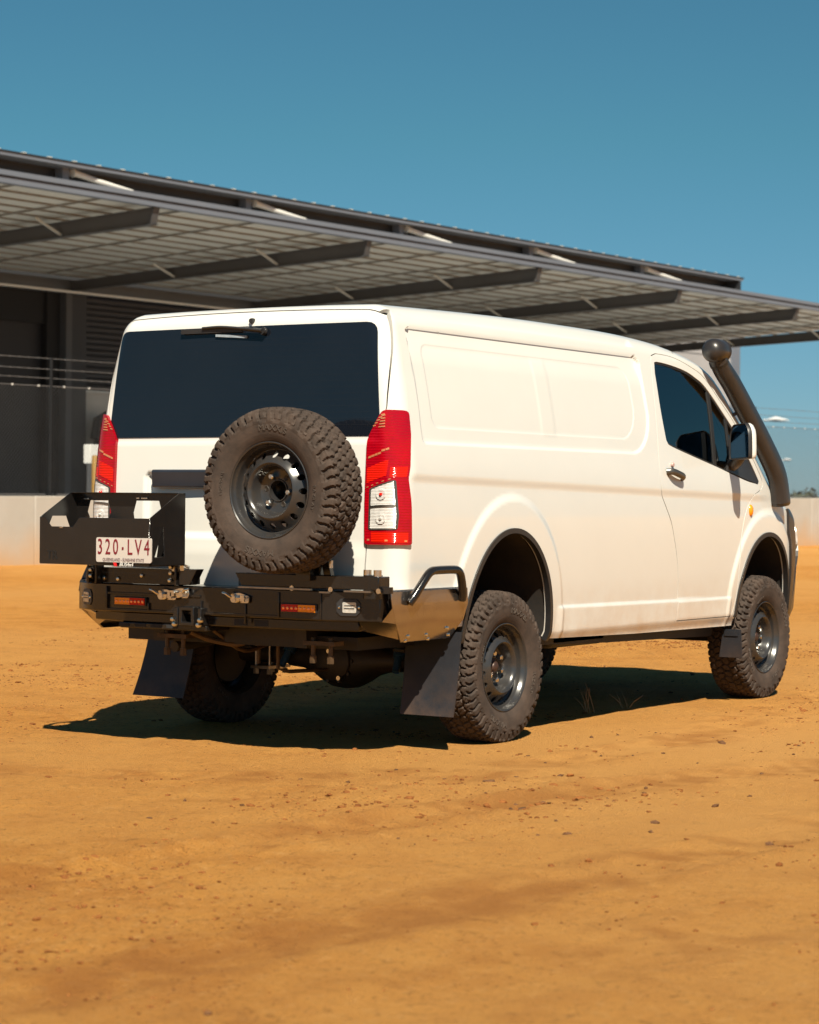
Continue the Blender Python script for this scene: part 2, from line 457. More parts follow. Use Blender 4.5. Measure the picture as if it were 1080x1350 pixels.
def shoot(O, D, tmax=3.0):
    """outermost root of f_body along rays that start inside"""
    lo = np.zeros(len(O)); hi = np.full(len(O), tmax)
    for _ in range(11):
        m = (lo+hi)/2
        s = f_body(O+D*m[:, None]) < 0
        lo = np.where(s, m, lo); hi = np.where(s, hi, m)
    fl = f_body(O+D*lo[:, None]); fh = f_body(O+D*hi[:, None])
    for _ in range(5):                                       # then false position
        m = np.clip(lo-fl*(hi-lo)/np.where(np.abs(fh-fl) < 1e-12, 1e-12, fh-fl), lo, hi)
        fm = f_body(O+D*m[:, None]); s = fm < 0
        fl2 = np.where(s, fm, fl*.6); fh2 = np.where(s, fh*.6, fm)
        lo = np.where(s, m, lo); hi = np.where(s, hi, m); fl, fh = fl2, fh2
    return O+D*m[:, None]

# the flank parameter: a runs along the flank (a = x for x > XC), round the rear corner and across the tail
XC, YC, ZC, LC = -.72, .70, 1.98, .30
def flank(A):
    """(a, h) -> body surface, right side; h = height up to ZC, then the roof edge (ZC + 0.12 = 45 degrees)"""
    a, h = A[:, 0], A[:, 1]
    phi = np.clip((XC-a)/LC, 0, 1)*math.pi/2
    O = np.stack([np.maximum(a, XC), -YC+np.clip(XC-LC-a, 0, 9), np.minimum(h, ZC)], 1)
    el = np.clip((h-ZC)/.12, 0, 1.2)*math.pi/4
    D = np.stack([-np.sin(phi)*np.cos(el), -np.cos(phi)*np.cos(el), np.sin(el)], 1)
    return shoot(O, D)
def flank_a(P):
    """3D point -> (a, h) (below ZC)"""
    x, y, z = P
    if x >= XC: return (x, z)
    if y <= -YC: return (XC-LC*math.atan2(XC-x, -YC-y)/(math.pi/2), z)
    return (XC-LC-(y+YC), z)
def tail(A):
    """(y, z) -> tail surface"""
    O = np.stack([np.full(len(A), -.82), A[:, 0], A[:, 1]], 1)
    return shoot(O, np.tile([-1., 0, 0], (len(A), 1)))
def top(A):
    O = np.stack([A[:, 0], A[:, 1], np.full(len(A), 1.55)], 1)
    return shoot(O, np.tile([0., 0, 1], (len(A), 1)))
# ---------------------------------------------------------------- panels cut from the body surface
def skin(polys, F, step, off=0.0, rim=.018, mirror=False, feats=()):
    """polys[0] outline, the rest holes, in F's parameters. Returns verts, tris, per-corner normals"""
    loops = [densify(L, step) for L in polys]
    lo, hi = loops[0].min(0), loops[0].max(0)
    g = np.stack(np.meshgrid(np.arange(lo[0], hi[0], step), np.arange(lo[1], hi[1], step)), -1).reshape(-1, 2)
    g = g+step*.37
    ok = inside(g, loops[0])
    for h in loops[1:]: ok &= ~inside(g, h)
    g = g[ok]
    for L in loops:                                          # keep clear of the outline
        a = L; b = np.roll(L, -1, 0); d = b-a; dd = (d*d).sum(1)+1e-12
        keep = np.ones(len(g), bool)
        for i in range(0, len(a)):
            near = (np.abs(g[:, 0]-a[i, 0]) < 2*step) & (np.abs(g[:, 1]-a[i, 1]) < 2*step) & keep
            if not near.any(): continue
            q = g[near]-a[i]; t = np.clip((q@d[i])/dd[i], 0, 1)
            keep[np.where(near)[0][np.hypot(*(q-t[:, None]*d[i]).T) < step*.45]] = False
        g = g[keep]
    fl = [densify_open(q, step) for q in feats]              # extra lines along sharp pressings
    for q in fl:
        for c in q: g = g[np.hypot(*(g-c).T) > step*.30]
    pts = np.concatenate(loops+fl+[g]); edges = []; o = 0
    for L in loops:
        k = len(L); edges += [(o+i, o+(i+1) % k) for i in range(k)]; o += k
    for L in fl:
        k = len(L); edges += [(o+i, o+i+1) for i in range(k-1)]; o += k
    r = delaunay_2d_cdt([Vector(q) for q in pts], edges, [], 0, 1e-8)
    A = np.array([tuple(q) for q in r[0]]); T = np.array(r[2])
    c = A[T].mean(1); ok = inside(c, loops[0])
    for h in loops[1:]: ok &= ~inside(c, h)
    T = T[ok]
    P = F(A); N = f_normal(P); P = P+N*off
    # outward orientation
    fn = np.cross(P[T[:, 1]]-P[T[:, 0]], P[T[:, 2]]-P[T[:, 0]])
    flip = (fn*N[T[:, 0]]).sum(1) < 0
    T[flip] = T[flip][:, ::-1]
    V = [P]; faces = T.tolist(); LN = N[T].reshape(-1, 3).tolist(); nv = len(P)
    if rim:
        for L in loops:
            Q = F(L); n = f_normal(Q); Q = Q+n*off; k = len(L); B = Q-n*rim
            V += [Q, B]
            D = np.roll(L, -1, 0)-L; area = (L[:, 0]*np.roll(L[:, 1], -1)-np.roll(L[:, 0], -1)*L[:, 1]).sum()
            sg = (1 if area > 0 else -1)*(1 if L is loops[0] else -1)
            nn = np.stack([D[:, 1], -D[:, 0]], 1); nn /= np.linalg.norm(nn, axis=1, keepdims=True)+1e-12
            mid = L+D/2; dirs = F(mid+nn*sg*step*.2)-F(mid)          # away from the sheet
            fnm = np.cross(np.roll(Q, -1, 0)-Q, -n); ln_ = np.linalg.norm(fnm, axis=1); fnm /= ln_[:, None]+1e-12
            sgn = np.sign((fnm*dirs).sum(1))
            for i in range(k):
                j = (i+1) % k
                if ln_[i] < 1e-12: continue
                f = [nv+i, nv+j, nv+k+j, nv+k+i]
                if sgn[i] < 0: f = f[::-1]
                faces.append(f); LN += [(fnm[i]*(sgn[i] or 1)).tolist()]*4
            nv += 2*k
    V = np.concatenate(V)
    if mirror:
        V = V*np.array([1, -1, 1]); out = []; ln = []; k = 0
        for f in faces:
            m = len(f); out.append(f[::-1]); seg = LN[k:k+m][::-1]; ln += [(a, -b, c) for a, b, c in seg]; k += m
        faces, LN = out, ln
    return V, faces, LN

def skin_obj(name, sheets, material, parent=None):
    """join sheets from skin() into one mesh object with true surface normals"""
    V = []; F = []; N = []; o = 0
    for v, f, n in sheets:
        V.append(v); F += [[i+o for i in q] for q in f]; N += list(n); o += len(v)
    V = np.concatenate(V)
    me = bpy.data.meshes.new(name); me.from_pydata(V.tolist(), [], F)
    me.polygons.foreach_set('use_smooth', [True]*len(me.polygons))
    me.materials.append(material)
    me.normals_split_custom_set([tuple(q) for q in N])
    ob = bpy.data.objects.new(name, me); link(ob)
    if parent is not None: put_under(ob, parent)
    return ob

van = empty('van', (0, 0, 0))
tag(van, 'white lifted four wheel drive panel van with spare wheel and black bar on its tail', 'van')

def arch_pts(A, n=40):
    t = np.linspace(0, math.pi, n)
    return [(A[0]+A[2]*math.cos(a), A[1]+A[3]*math.sin(a)) for a in t]
GAP = .0058
# tail seam, as (a, h) on the flank and (y, z) on the tail
def tail_to_flank(y, z):
    q = tail(np.array([[y, z]]))[0]
    a, h = flank_a(q); return (a, z)
seam = [(-.757, .60), (-.757, .87), (-.763, 1.005), (-.763, 1.47), (-.775, 1.52), (-.838, 1.615), (-.845, 1.70), (-.838, 1.90), (-.815, 2.03), (-.792, 2.085)]
seam = smooth_curve(seam, 4)
seam_fl = [tail_to_flank(y-GAP, z) for (y, z) in seam]
seam_fl = [(a, z) if z <= ZC else (a, z+.012*(z-ZC)/.1) for a, z in seam_fl]

front_edge = [(2.17, 2.10), (2.45, 2.03), (2.60, 1.95), (2.76, 1.83), (2.93, 1.69), (3.08, 1.55), (3.20, 1.41), (3.34, 1.285), (3.54, 1.20), (3.69, 1.09), (3.755, .95), (3.77, .70), (3.75, .50)]
front_edge = [front_edge[0]]+smooth_curve(front_edge, 4)[1:]

# door outline (x, h)
door = [(1.985, .530), (1.986, .70), (1.955, .86), (1.905, .99), (1.85, 1.105), (1.775, 1.20), (1.72, 1.28), (1.712, 1.40), (1.735, 1.60), (1.775, 1.85), (1.815, 2.03)]
door = smooth_curve(door, 3)+[(1.835, 2.062)]+smooth_curve([(1.90, 2.079), (2.06, 2.076), (2.18, 2.060), (2.345, 2.015), (2.49, 1.958), (2.65, 1.83), (2.835, 1.675), (3.00, 1.50), (3.115, 1.365), (3.128, 1.325)], 4)+smooth_curve([(3.09, 1.295), (2.98, 1.255), (2.875, 1.15), (2.815, 1.00), (2.785, .85), (2.775, .66), (2.735, .528)], 4)
door_in = door
def shrink(poly, d):
    L = np.array(poly); a = np.roll(L, 1, 0); b = np.roll(L, -1, 0); t = b-a; t /= np.linalg.norm(t, axis=1, keepdims=True)+1e-9
    n = np.stack([-t[:, 1], t[:, 0]], 1)
    area = ((L[:, 0]*b[:, 1]-b[:, 0]*L[:, 1]).sum())
    return (L+n*d*(1 if area > 0 else -1)).tolist()
glass = smooth_curve([(1.853, 2.022), (1.90, 2.028), (2.05, 2.018), (2.231, 1.992), (2.367, 1.955), (2.487, 1.902), (2.68, 1.748), (2.857, 1.594), (2.98, 1.46), (3.075, 1.345)], 4)+smooth_curve([(3.055, 1.328), (2.90, 1.345), (2.70, 1.382), (2.494, 1.423), (2.20, 1.476), (1.90, 1.533), (1.848, 1.556), (1.832, 1.60), (1.820, 1.75), (1.832, 1.95)], 4)

flank_poly = arch_pts(ARCH_F, 44)[::1]
flank_poly = [(3.75, .50), (3.64, .50)]+[(ARCH_F[0]+ARCH_F[2], .50)]+arch_pts(ARCH_F, 44)+[(ARCH_F[0]-ARCH_F[2], .466)]
flank_poly += [(2.30, .470), (1.515, .476), (1.0, .486), (ARCH_R[0]+ARCH_R[2], .497)]+arch_pts(ARCH_R, 44)+[(ARCH_R[0]-ARCH_R[2], .60)]
flank_poly += [seam_fl[0]]+seam_fl[1:]+[(seam_fl[-1][0], 2.10)]+[(x, 2.10) for x in np.linspace(seam_fl[-1][0], 2.17, 60)[1:]]+front_edge[1:-1]
def hz_(x, z): return (x, z if z < ZC else ZC+.12*math.atan((z-ZC)/.118)/(math.pi/4))
feats = []
for d_ in (-.0012, .0012, .003, .0048, .0068): feats.append([hz_(*q) for q in rr_outline(*RECESS, inset=d_)]+[hz_(*rr_outline(*RECESS, inset=d_)[0])])
for d_ in (.012, .021): feats.append([q for q in rr_outline(*RECESS, inset=d_) if q[1] < 1.95])
for F_ in FIELDS:
    for d_ in (0., .0045, .009): L = rr_outline(*F_, inset=d_); feats.append([hz_(*q) for q in L+L[:1]])
for d_ in (-.026, -.004, .022): feats.append([(x, 1.318-.019*(x+.85)+d_) for x in (-.86, -.4, .4, 1.0, 1.64)])
for d_ in (-.016, -.003, .010): feats.append([(x, .664-.010*(x-.5)+d_) for x in (.52, 1.0, 1.5, 1.93)])
sheets = []
for mir in (False, True):
    sheets.append(skin([flank_poly, shrink(door, -GAP)], flank, .0135, rim=.03, mirror=mir, feats=feats))
# roof
edgeA = np.array([(x, 2.10) for x in np.linspace(seam_fl[-1][0], 2.17, 60)])
eP = flank(edgeA)
def rear_rim(y):
    y = np.asarray(y); O = np.stack([np.full(len(y), -.78), y, np.full(len(y), 1.98)], 1)
    return shoot(O, np.tile([-.7071, 0, .7071], (len(y), 1)))
rr = rear_rim(np.linspace(-.76, .76, 60))
roof_poly = [tuple(q) for q in eP[:, :2]]+[(2.17, y) for y in np.linspace(eP[-1, 1], -eP[-1, 1], 40)[1:-1]]+[(x, -y) for x, y in eP[::-1, :2]]+[(x, y) for x, y in rr[::-1, :2]]
sheets.append(skin([roof_poly], top, .03, rim=.02))
# nose and windscreen surround
fP = flank(np.array(front_edge)); hz = top(np.array([(2.17, y) for y in np.linspace(eP[-1, 1], -eP[-1, 1], 40)[1:-1]]))
def nose(A):
    O = np.stack([np.where(A[:, 1] > 1.3, 1.7, 2.6), A[:, 0], A[:, 1]], 1)
    return shoot(O, np.tile([1., 0, 0], (len(A), 1)))
nose_poly = [(q[1], q[2]) for q in fP[::-1]]+[(q[1], q[2]) for q in hz]+[(-q[1], q[2]) for q in fP]
sheets.append(skin([nose_poly], nose, .02, rim=.02))
body = skin_obj('body', sheets, MT['paint'], van)

# tailgate
rt = rear_rim(np.linspace(-.745, .745, 50))
tg = [(y, z) for y, z in seam]+[(y, z-.006) for y, z in rt[:, 1:]]+[(-y, z) for y, z in seam[::-1]]
tailgate = skin_obj('tailgate', [skin([tg], tail, .0125, rim=.025)], MT['paint'], van)
rg = round_poly([(-.825, 1.513), (.825, 1.513), (.775, 2.052), (-.775, 2.052)], [.02, .02, .05, .05])
rear_window = skin_obj('rear_window', [skin([rg], tail, .02, off=.0035, rim=.008)], MT['rear_glass'], tailgate)
hl_ = []
for i in range(15):
    z = 1.565+i*.030; y = .775-.05*(z-1.55)/.45
    hl_.append(skin([[(-y, z), (y, z), (y, z+.003), (-y, z+.003)]], tail, .05, off=.0042, rim=0))
skin_obj('glass_lines', hl_, mat('glass_line', (.0105, .0125, .0175), .12), tailgate)['kind'] = 'stuff'  # thin level lines a little paler than the pane
gar = round_poly([(-.50, 1.262), (.50, 1.262), (.50, 1.352), (-.50, 1.352)], .012)
def tail_plain(A):                                           # tail without the plate recess
    q = tail(np.stack([np.full(len(A), .68), A[:, 1]], 1)); q[:, 1] = A[:, 0]; q[:, 0] -= .012
    return q
g = MB(); g.prism([(-1.034, 1.268), (-1.040, 1.345), (-1.030, 1.354), (-.985, 1.354), (-.985, 1.262), (-1.026, 1.262)], 1, -.505, .505)
# order for axis 1: (x, z)
garnish = g.build('handle_garnish', mat('dark_grey_garnish', (.020, .024, .034), .28, var=.2), tailgate, bevel=.004)
# wiper, washer, high brake lamp
w = MB(); w.tube([(-.985, -.150, 2.022), (-1.002, -.145, 2.026)], .020, 12)
w.tube(smooth_curve([(-1.003, -.148, 2.026), (-1.006, -.06, 2.036), (-1.002, .10, 2.051), (-.997, .22, 2.049)], 5), [.014]*6+[.011]*10, 8, flat=.7)
w.beam((-.992, -.02, 2.036), (-.988, .36, 2.036), .012, .022)
w.build('rear_wiper', MT['black_plastic'], tailgate)
w = MB(); w.prism([(.145, 2.006), (-.045, 1.994), (-.045, 2.006), (.145, 2.018)], 0, -.992, -.985); w.build('window_sticker', mat('pale_sticker', (.30, .36, .42), .4, var=.3, vscale=60), tailgate)
w = MB(); w.lathe([(0, -.985), (.012, -.985), (.014, -.975), (.014, -.955)], 12, 'x', (0, -.064, 2.078)); w.build('washer_nozzle', MT['black_plastic'], tailgate)

# doors, side glass, mirrors, handles
for mir in (False, True):
    s = -1 if not mir else 1
    d = skin_obj('front_door', [skin([door, glass], flank, .0135, rim=.02, mirror=mir)], MT['paint'], van)
    gl = skin_obj('side_window', [skin([shrink(glass, -.004)], flank, .05, off=-.010, rim=0, mirror=mir)], MT['side_glass'], d)
    # black surround and the pillar between window and quarter light
    ring = skin([glass, shrink(glass, .013)], flank, .012, off=-.0055, rim=.006, mirror=mir)
    bar = skin([[(2.500, 1.886), (2.535, 1.86), (2.486, 1.430), (2.452, 1.437)]], flank, .02, off=-.004, rim=.008, mirror=mir)
    bar2 = skin([[(2.690, 1.73), (2.715, 1.715), (2.70, 1.39), (2.675, 1.395)]], flank, .02, off=-.004, rim=.008, mirror=mir)
    skin_obj('window_seal', [ring, bar, bar2], MT['seal'], d)
    sail = skin([[(2.62, 1.404), (2.69, 1.50), (2.87, 1.53), (3.065, 1.346), (3.05, 1.332), (2.90, 1.351)]], flank, .02, off=.004, rim=.02, mirror=mir)
    skin_obj('mirror_base', [sail], MT['snorkel'], d)
    # handle
    h = MB()
    h.lathe([(.0, 0), (.030, .0), (.047, .006), (.055, .002)], 24, 'y', (0, 0, 0), 0)
    h.v = [(1.872+x*1.25, s*(.9475-y*0+abs(0))-s*(.004-y), 1.368+z*.62) for x, y, z in h.v]
    h.build('handle_cup', MT['lining'], d)
    h = MB(); h.tube(smooth_curve([(1.795, s*.944, 1.386), (1.82, s*.972, 1.388), (1.88, s*.980, 1.376), (1.955, s*.976, 1.360), (1.985, s*.944, 1.352)], 5), .013, 10, flat=1.5)
    h.build('door_handle', MT['silver'], d)
    h = MB(); h.lathe([(0, .955), (.011, .955), (.014, .951), (.014, .935)], 16, 'y', (1.868, 0, 1.428)); h.v = [(x, s*y, z) for x, y, z in h.v]
    h.build('door_lock', mat('lock_cap', (.45, .30, .27), .4), d)
    # mirror
    c0, c1 = np.array((2.622, s*.955)), np.array((2.482, s*1.150))
    fw = np.array((.83, s*-.56)); fw = np.array((c1-c0)[::-1]*np.array((-1, 1))*s); fw /= np.linalg.norm(fw)
    if fw[0] < 0: fw = -fw
    prof = round_poly([(0, 1.468), (1, 1.476), (.97, 1.64), (.80, 1.688), (.16, 1.682), (0, 1.62)], [.05, .05, .05, .06, .06, .05], 4)
    def mq(t, z, dpt): q = c0+(c1-c0)*t+fw*dpt; return (q[0], q[1], z)
    def shell(specs, m=0):
        b = MB(); rings = []; k = len(prof)
        vs = []
        for (dpt, sc) in specs:
            for (t, z) in prof: vs.append(mq(.5+(t-.5)*sc, 1.578+(z-1.578)*sc, dpt))
        fs = [(i*k+j, i*k+(j+1) % k, (i+1)*k+(j+1) % k, (i+1)*k+j) for i in range(len(specs)-1) for j in range(k)]
        fs.append(tuple(range((len(specs)-1)*k, len(specs)*k)))
        return b.add(vs, fs, m, True)
    shell([(.004, .90), (.0, .93), (-.004, .97), (.004, 1.0), (.020, 1.0)]).build('mirror_housing', MT['black_plastic'], d)
    shell([(.020, 1.002), (.034, 1.0), (.052, .93), (.064, .76), (.068, .5)]).build('mirror_cap', MT['paint'], d, angle=60)
    b = MB(); vs = [mq(.5+(t-.5)*.90, 1.578+(z-1.578)*.90, .002) for t, z in prof]; b.add(vs, [tuple(range(len(vs)))]); b.build('mirror_glass', MT['mirror'], d)
    b = MB(); b.tube([(2.70, s*.93, 1.43), (2.66, s*.99, 1.46), (2.64, s*1.02, 1.485)], [.05, .042, .035], 10, flat=.6); b.build('mirror_arm', MT['snorkel'], d)
    # fender indicator
    b = MB(); b.lathe([(0, .018), (.018, .014), (.028, .006), (.031, -.004)], 18, 'y'); b.v = [(2.950+x*.85, s*(.9505+y), 1.166+z*1.25) for x, y, z in b.v]
    b.build('indicator_lamp', MT['amber'], van)

# windscreen (laid on the nose surface)
ws = round_poly([(-.70, 1.44), (.70, 1.44), (.66, 2.04), (-.66, 2.04)], .05)
skin_obj('windscreen', [skin([ws], nose, .04, off=.004, rim=.008)], MT['rear_glass'], van)
for s in (False, True):
    hl = [(-.86, .93), (-.60, .95), (-.62, 1.10), (-.80, 1.12), (-.87, 1.05)]
    skin_obj('headlight', [skin([round_poly(hl, .03)], nose, .03, off=.010, rim=.02, mirror=s)], MT['clear'], van)
gr = skin([round_poly([(-.56, .74), (.56, .74), (.56, 1.02), (-.56, 1.02)], .04)], nose, .04, off=.008, rim=.02)
skin_obj('grille', [gr], MT['black_plastic'], van)
# black front bar, wrapped round the corner
fb = [(3.575, .885), (3.545, 1.02), (3.530, 1.175), (3.60, 1.165), (3.66, 1.105), (3.735, .96), (3.755, .80), (3.75, .50), (3.645, .48), (3.615, .56), (3.607, .66), (3.60, .78)]
fbn = [(-.86, .48), (.86, .48), (.87, .80), (.84, .94), (.60, .90), (-.60, .90), (-.84, .94), (-.87, .80)]
skin_obj('front_bar', [skin([fb], flank, .025, off=.016, rim=.03), skin([fb], flank, .025, off=.016, rim=.03, mirror=True), skin([fbn], nose, .04, off=.016, rim=.03)], MT['snorkel'], van)

# arch trims: rubber lips round the wheel openings
for A, zl in ((ARCH_R, (.60, .60)), (ARCH_F, (.50, .62))):
    for mir in (False, True):
        t = np.linspace(-.06, math.pi+.0, 50)
        def ell(g): return [(A[0]+(A[2]+g)*math.cos(a), A[1]+(A[3]+g)*math.sin(a)) for a in t]
        o_, i_ = ell(.022), ell(-.004)
        skin_obj('arch_trim', [skin([o_+i_[::-1]], flank, .011, off=.009, rim=.03, mirror=mir)], MT['black_plastic'], van)

# tail lamps
def lamp_poly(): return round_poly([(-.925, 1.634), (-.850, 1.630), (-.846, 1.52), (-.850, 1.36), (-.857, 1.318), (-.848, 1.20), (-.846, 1.004), (-.978, 1.004), (-.979, 1.20), (-.976, 1.487), (-.970, 1.515)], [.015, .02, .0, .03, .03, .04, .01, .012, .0, .02, .03])
for mir in (False, True):
    tl = skin_obj('tail_light', [skin([lamp_poly()], flank, .006, off=.016, rim=.03, mirror=mir)], MT['red'], van)
    cl = round_poly([(-.958, 1.262), (-.893, 1.303), (-.886, 1.14), (-.889, 1.078), (-.960, 1.076)], .006)
    skin_obj('reversing_lens', [skin([cl], flank, .006, off=.0185, rim=.004, mirror=mir)], MT['clear'], tl)
    skin_obj('reversing_lens_frame', [skin([shrink(cl, -.004), shrink(cl, .002)], flank, .006, off=.0195, rim=.004, mirror=mir)], MT['silver'], tl)
    skin_obj('lens_divider', [skin([[(-.960, 1.185), (-.890, 1.192), (-.890, 1.180), (-.960, 1.173)]], flank, .006, off=.0205, rim=.003, mirror=mir)], MT['steel'], tl)
    for (a_, z_) in ((-.925, 1.238), (-.925, 1.125)):          # reflector bowls with their bulbs
        P_ = flank(np.array([[a_, z_]])); N_ = Vector(f_normal(P_)[0]); P_ = Vector(P_[0])+N_*.0195
        rot = N_.to_track_quat('Z', 'Y').to_matrix().to_4x4(); rot.translation = P_
        for nm, prof_, mt_ in (('reflector_bowl', [(.0245, .0), (.026, .003), (.023, .004), (.012, .0005), (.0, .0)], MT['clear']), ('bulb', [(.0085, .0), (.0085, .004), (.005, .0085), (0, .0095)], MT['red_bright'] if z_ > 1.2 else MT['lamp_white'])):
            b = MB(); b.lathe(prof_, 20, 'z'); b.v = [tuple((rot @ Vector(q))*1.0) for q in b.v]
            if mir: b.v = [(x, -y, z) for x, y, z in b.v]
            b.build(nm, mt_, tl)
    br = [[(-.905, 1.318), (-.862, 1.320), (-.858, 1.368), (-.903, 1.366)], [(-.955, 1.015), (-.858, 1.015), (-.858, 1.062), (-.955, 1.064)], [(-.972, 1.29), (-.913, 1.325), (-.908, 1.40), (-.972, 1.36)]]
    for b_ in br: skin_obj('brake_lens', [skin([b_], flank, .008, off=.0175, rim=.002, mirror=mir)], MT['red_bright'], tl)
    # stepped reflector facets
    st = []
    for i in range(5):
        z = 1.555+i*.013; a = -.955+i*.0065
        st.append([(a, z), (a+.010, z+.003), (a+.010, z+.0085), (a, z+.0055)]); st.append([(-.935+i*.002, z-.004), (-.918, z-.002), (-.918, z+.003), (-.935+i*.002, z+.001)])
    for i in range(6):
        a = -.968+i*.0105; z = 1.405+i*.006+(.008 if i > 3 else 0)
        st.append([(a, z), (a+.009, z+.004), (a+.009, z+.014), (a, z+.009)])
    for i in range(5):
        a = -.972+i*.016; z = 1.268+i*.0095
        st.append([(a, z), (a+.006, z+.003), (a+.006, z+.007), (a, z+.004)])
    for a, z in ((-.968, 1.022), (-.915, 1.020), (-.868, 1.018), (-.905, 1.073)): st.append([(a, z), (a+.007, z), (a+.007, z+.008), (a, z+.008)])
    skin_obj('reflector_facets', [skin([q], flank, .01, off=.0185, rim=.0015, mirror=mir) for q in st], MT['reflector'], tl)['kind'] = 'stuff'

# cab interior, floor and wheel housings
b = MB(); b.prism([(-.86, .50), (.86, .50), (.90, 1.0), (.90, 1.35), (.79, 1.95), (.76, 2.03), (-.76, 2.03), (-.79, 1.95), (-.90, 1.35), (-.90, 1.0)], 0, 1.67, 1.70); b.build('bulkhead', MT['lining'], van)
b = MB()
for (x0, x1, yy) in ((-.97, -.42, .70), (-.42, .49, .38), (.49, 2.76, .86), (2.76, 3.62, .38), (3.62, 3.72, .70)):
    b.box((x0, -yy, .50), (x1, yy, .56))
b.build('floor_pan', MT['chassis'], van, split=True)
b = MB()
for A in (ARCH_R, ARCH_F):
    for s in (-1, 1):
        o_ = [(A[0]+(A[2]+.012)*math.cos(a), A[1]+(A[3]+.012)*math.sin(a)) for a in np.linspace(0, math.pi, 20)]
        o_ = [(A[0]+A[2]+.012, .50)]+o_+[(A[0]-A[2]-.012, .50)]
        k = len(o_); vs = [(x, s*.915, z) for x, z in o_]+[(x, s*.38, z) for x, z in o_]
        b.add(vs, [(i, i+1, k+i+1, k+i) for i in range(k-1)]+[tuple(range(k, 2*k))], 0, True)
b.build('wheel_housing', mat('wheel_housing_black', (.010, .010, .011), .75, col2=(.028, .021, .016), vscale=6), van, split=True)
for y in (-.42, .42):
    st = MB(); st.box((1.80, y-.25, .95), (2.35, y+.25, 1.10)); st.build('seat', MT['seat'], van, bevel=.05)
    st = MB(); st.prism(round_poly([(1.86, 1.08), (2.00, 1.08), (1.88, 1.58), (1.76, 1.58)], .04), 1, y-.235, y+.235); st.build('seat_back', MT['seat'], van, bevel=.05)
    hr = MB(); hr.prism(round_poly([(1.77, 1.64), (1.87, 1.64), (1.85, 1.83), (1.77, 1.83)], .03), 1, y-.13, y+.13)
    hr.cyl((1.82, y-.07, 1.55), (1.82, y-.07, 1.66), .008); hr.cyl((1.82, y+.07, 1.55), (1.82, y+.07, 1.66), .008)
    hr.build('headrest', MT['seat'], van, bevel=.02)
sw = MB(); a = [(2.50+.07*math.cos(t)*.6, -.42+.19*math.sin(t), 1.30+.19*math.cos(t)*.8) for t in np.linspace(0, 2*math.pi, 28)]; sw.tube(a, .016, 8); sw.cyl((2.50, -.42, 1.30), (2.72, -.42, 1.16), .03)
sw.build('steering_wheel', MT['seat'], van)
db = MB(); db.prism(round_poly([(2.62, .80), (3.02, .80), (3.02, 1.28), (2.80, 1.30), (2.62, 1.20)], .05), 1, -.84, .84); db.build('dashboard', MT['lining'], van)
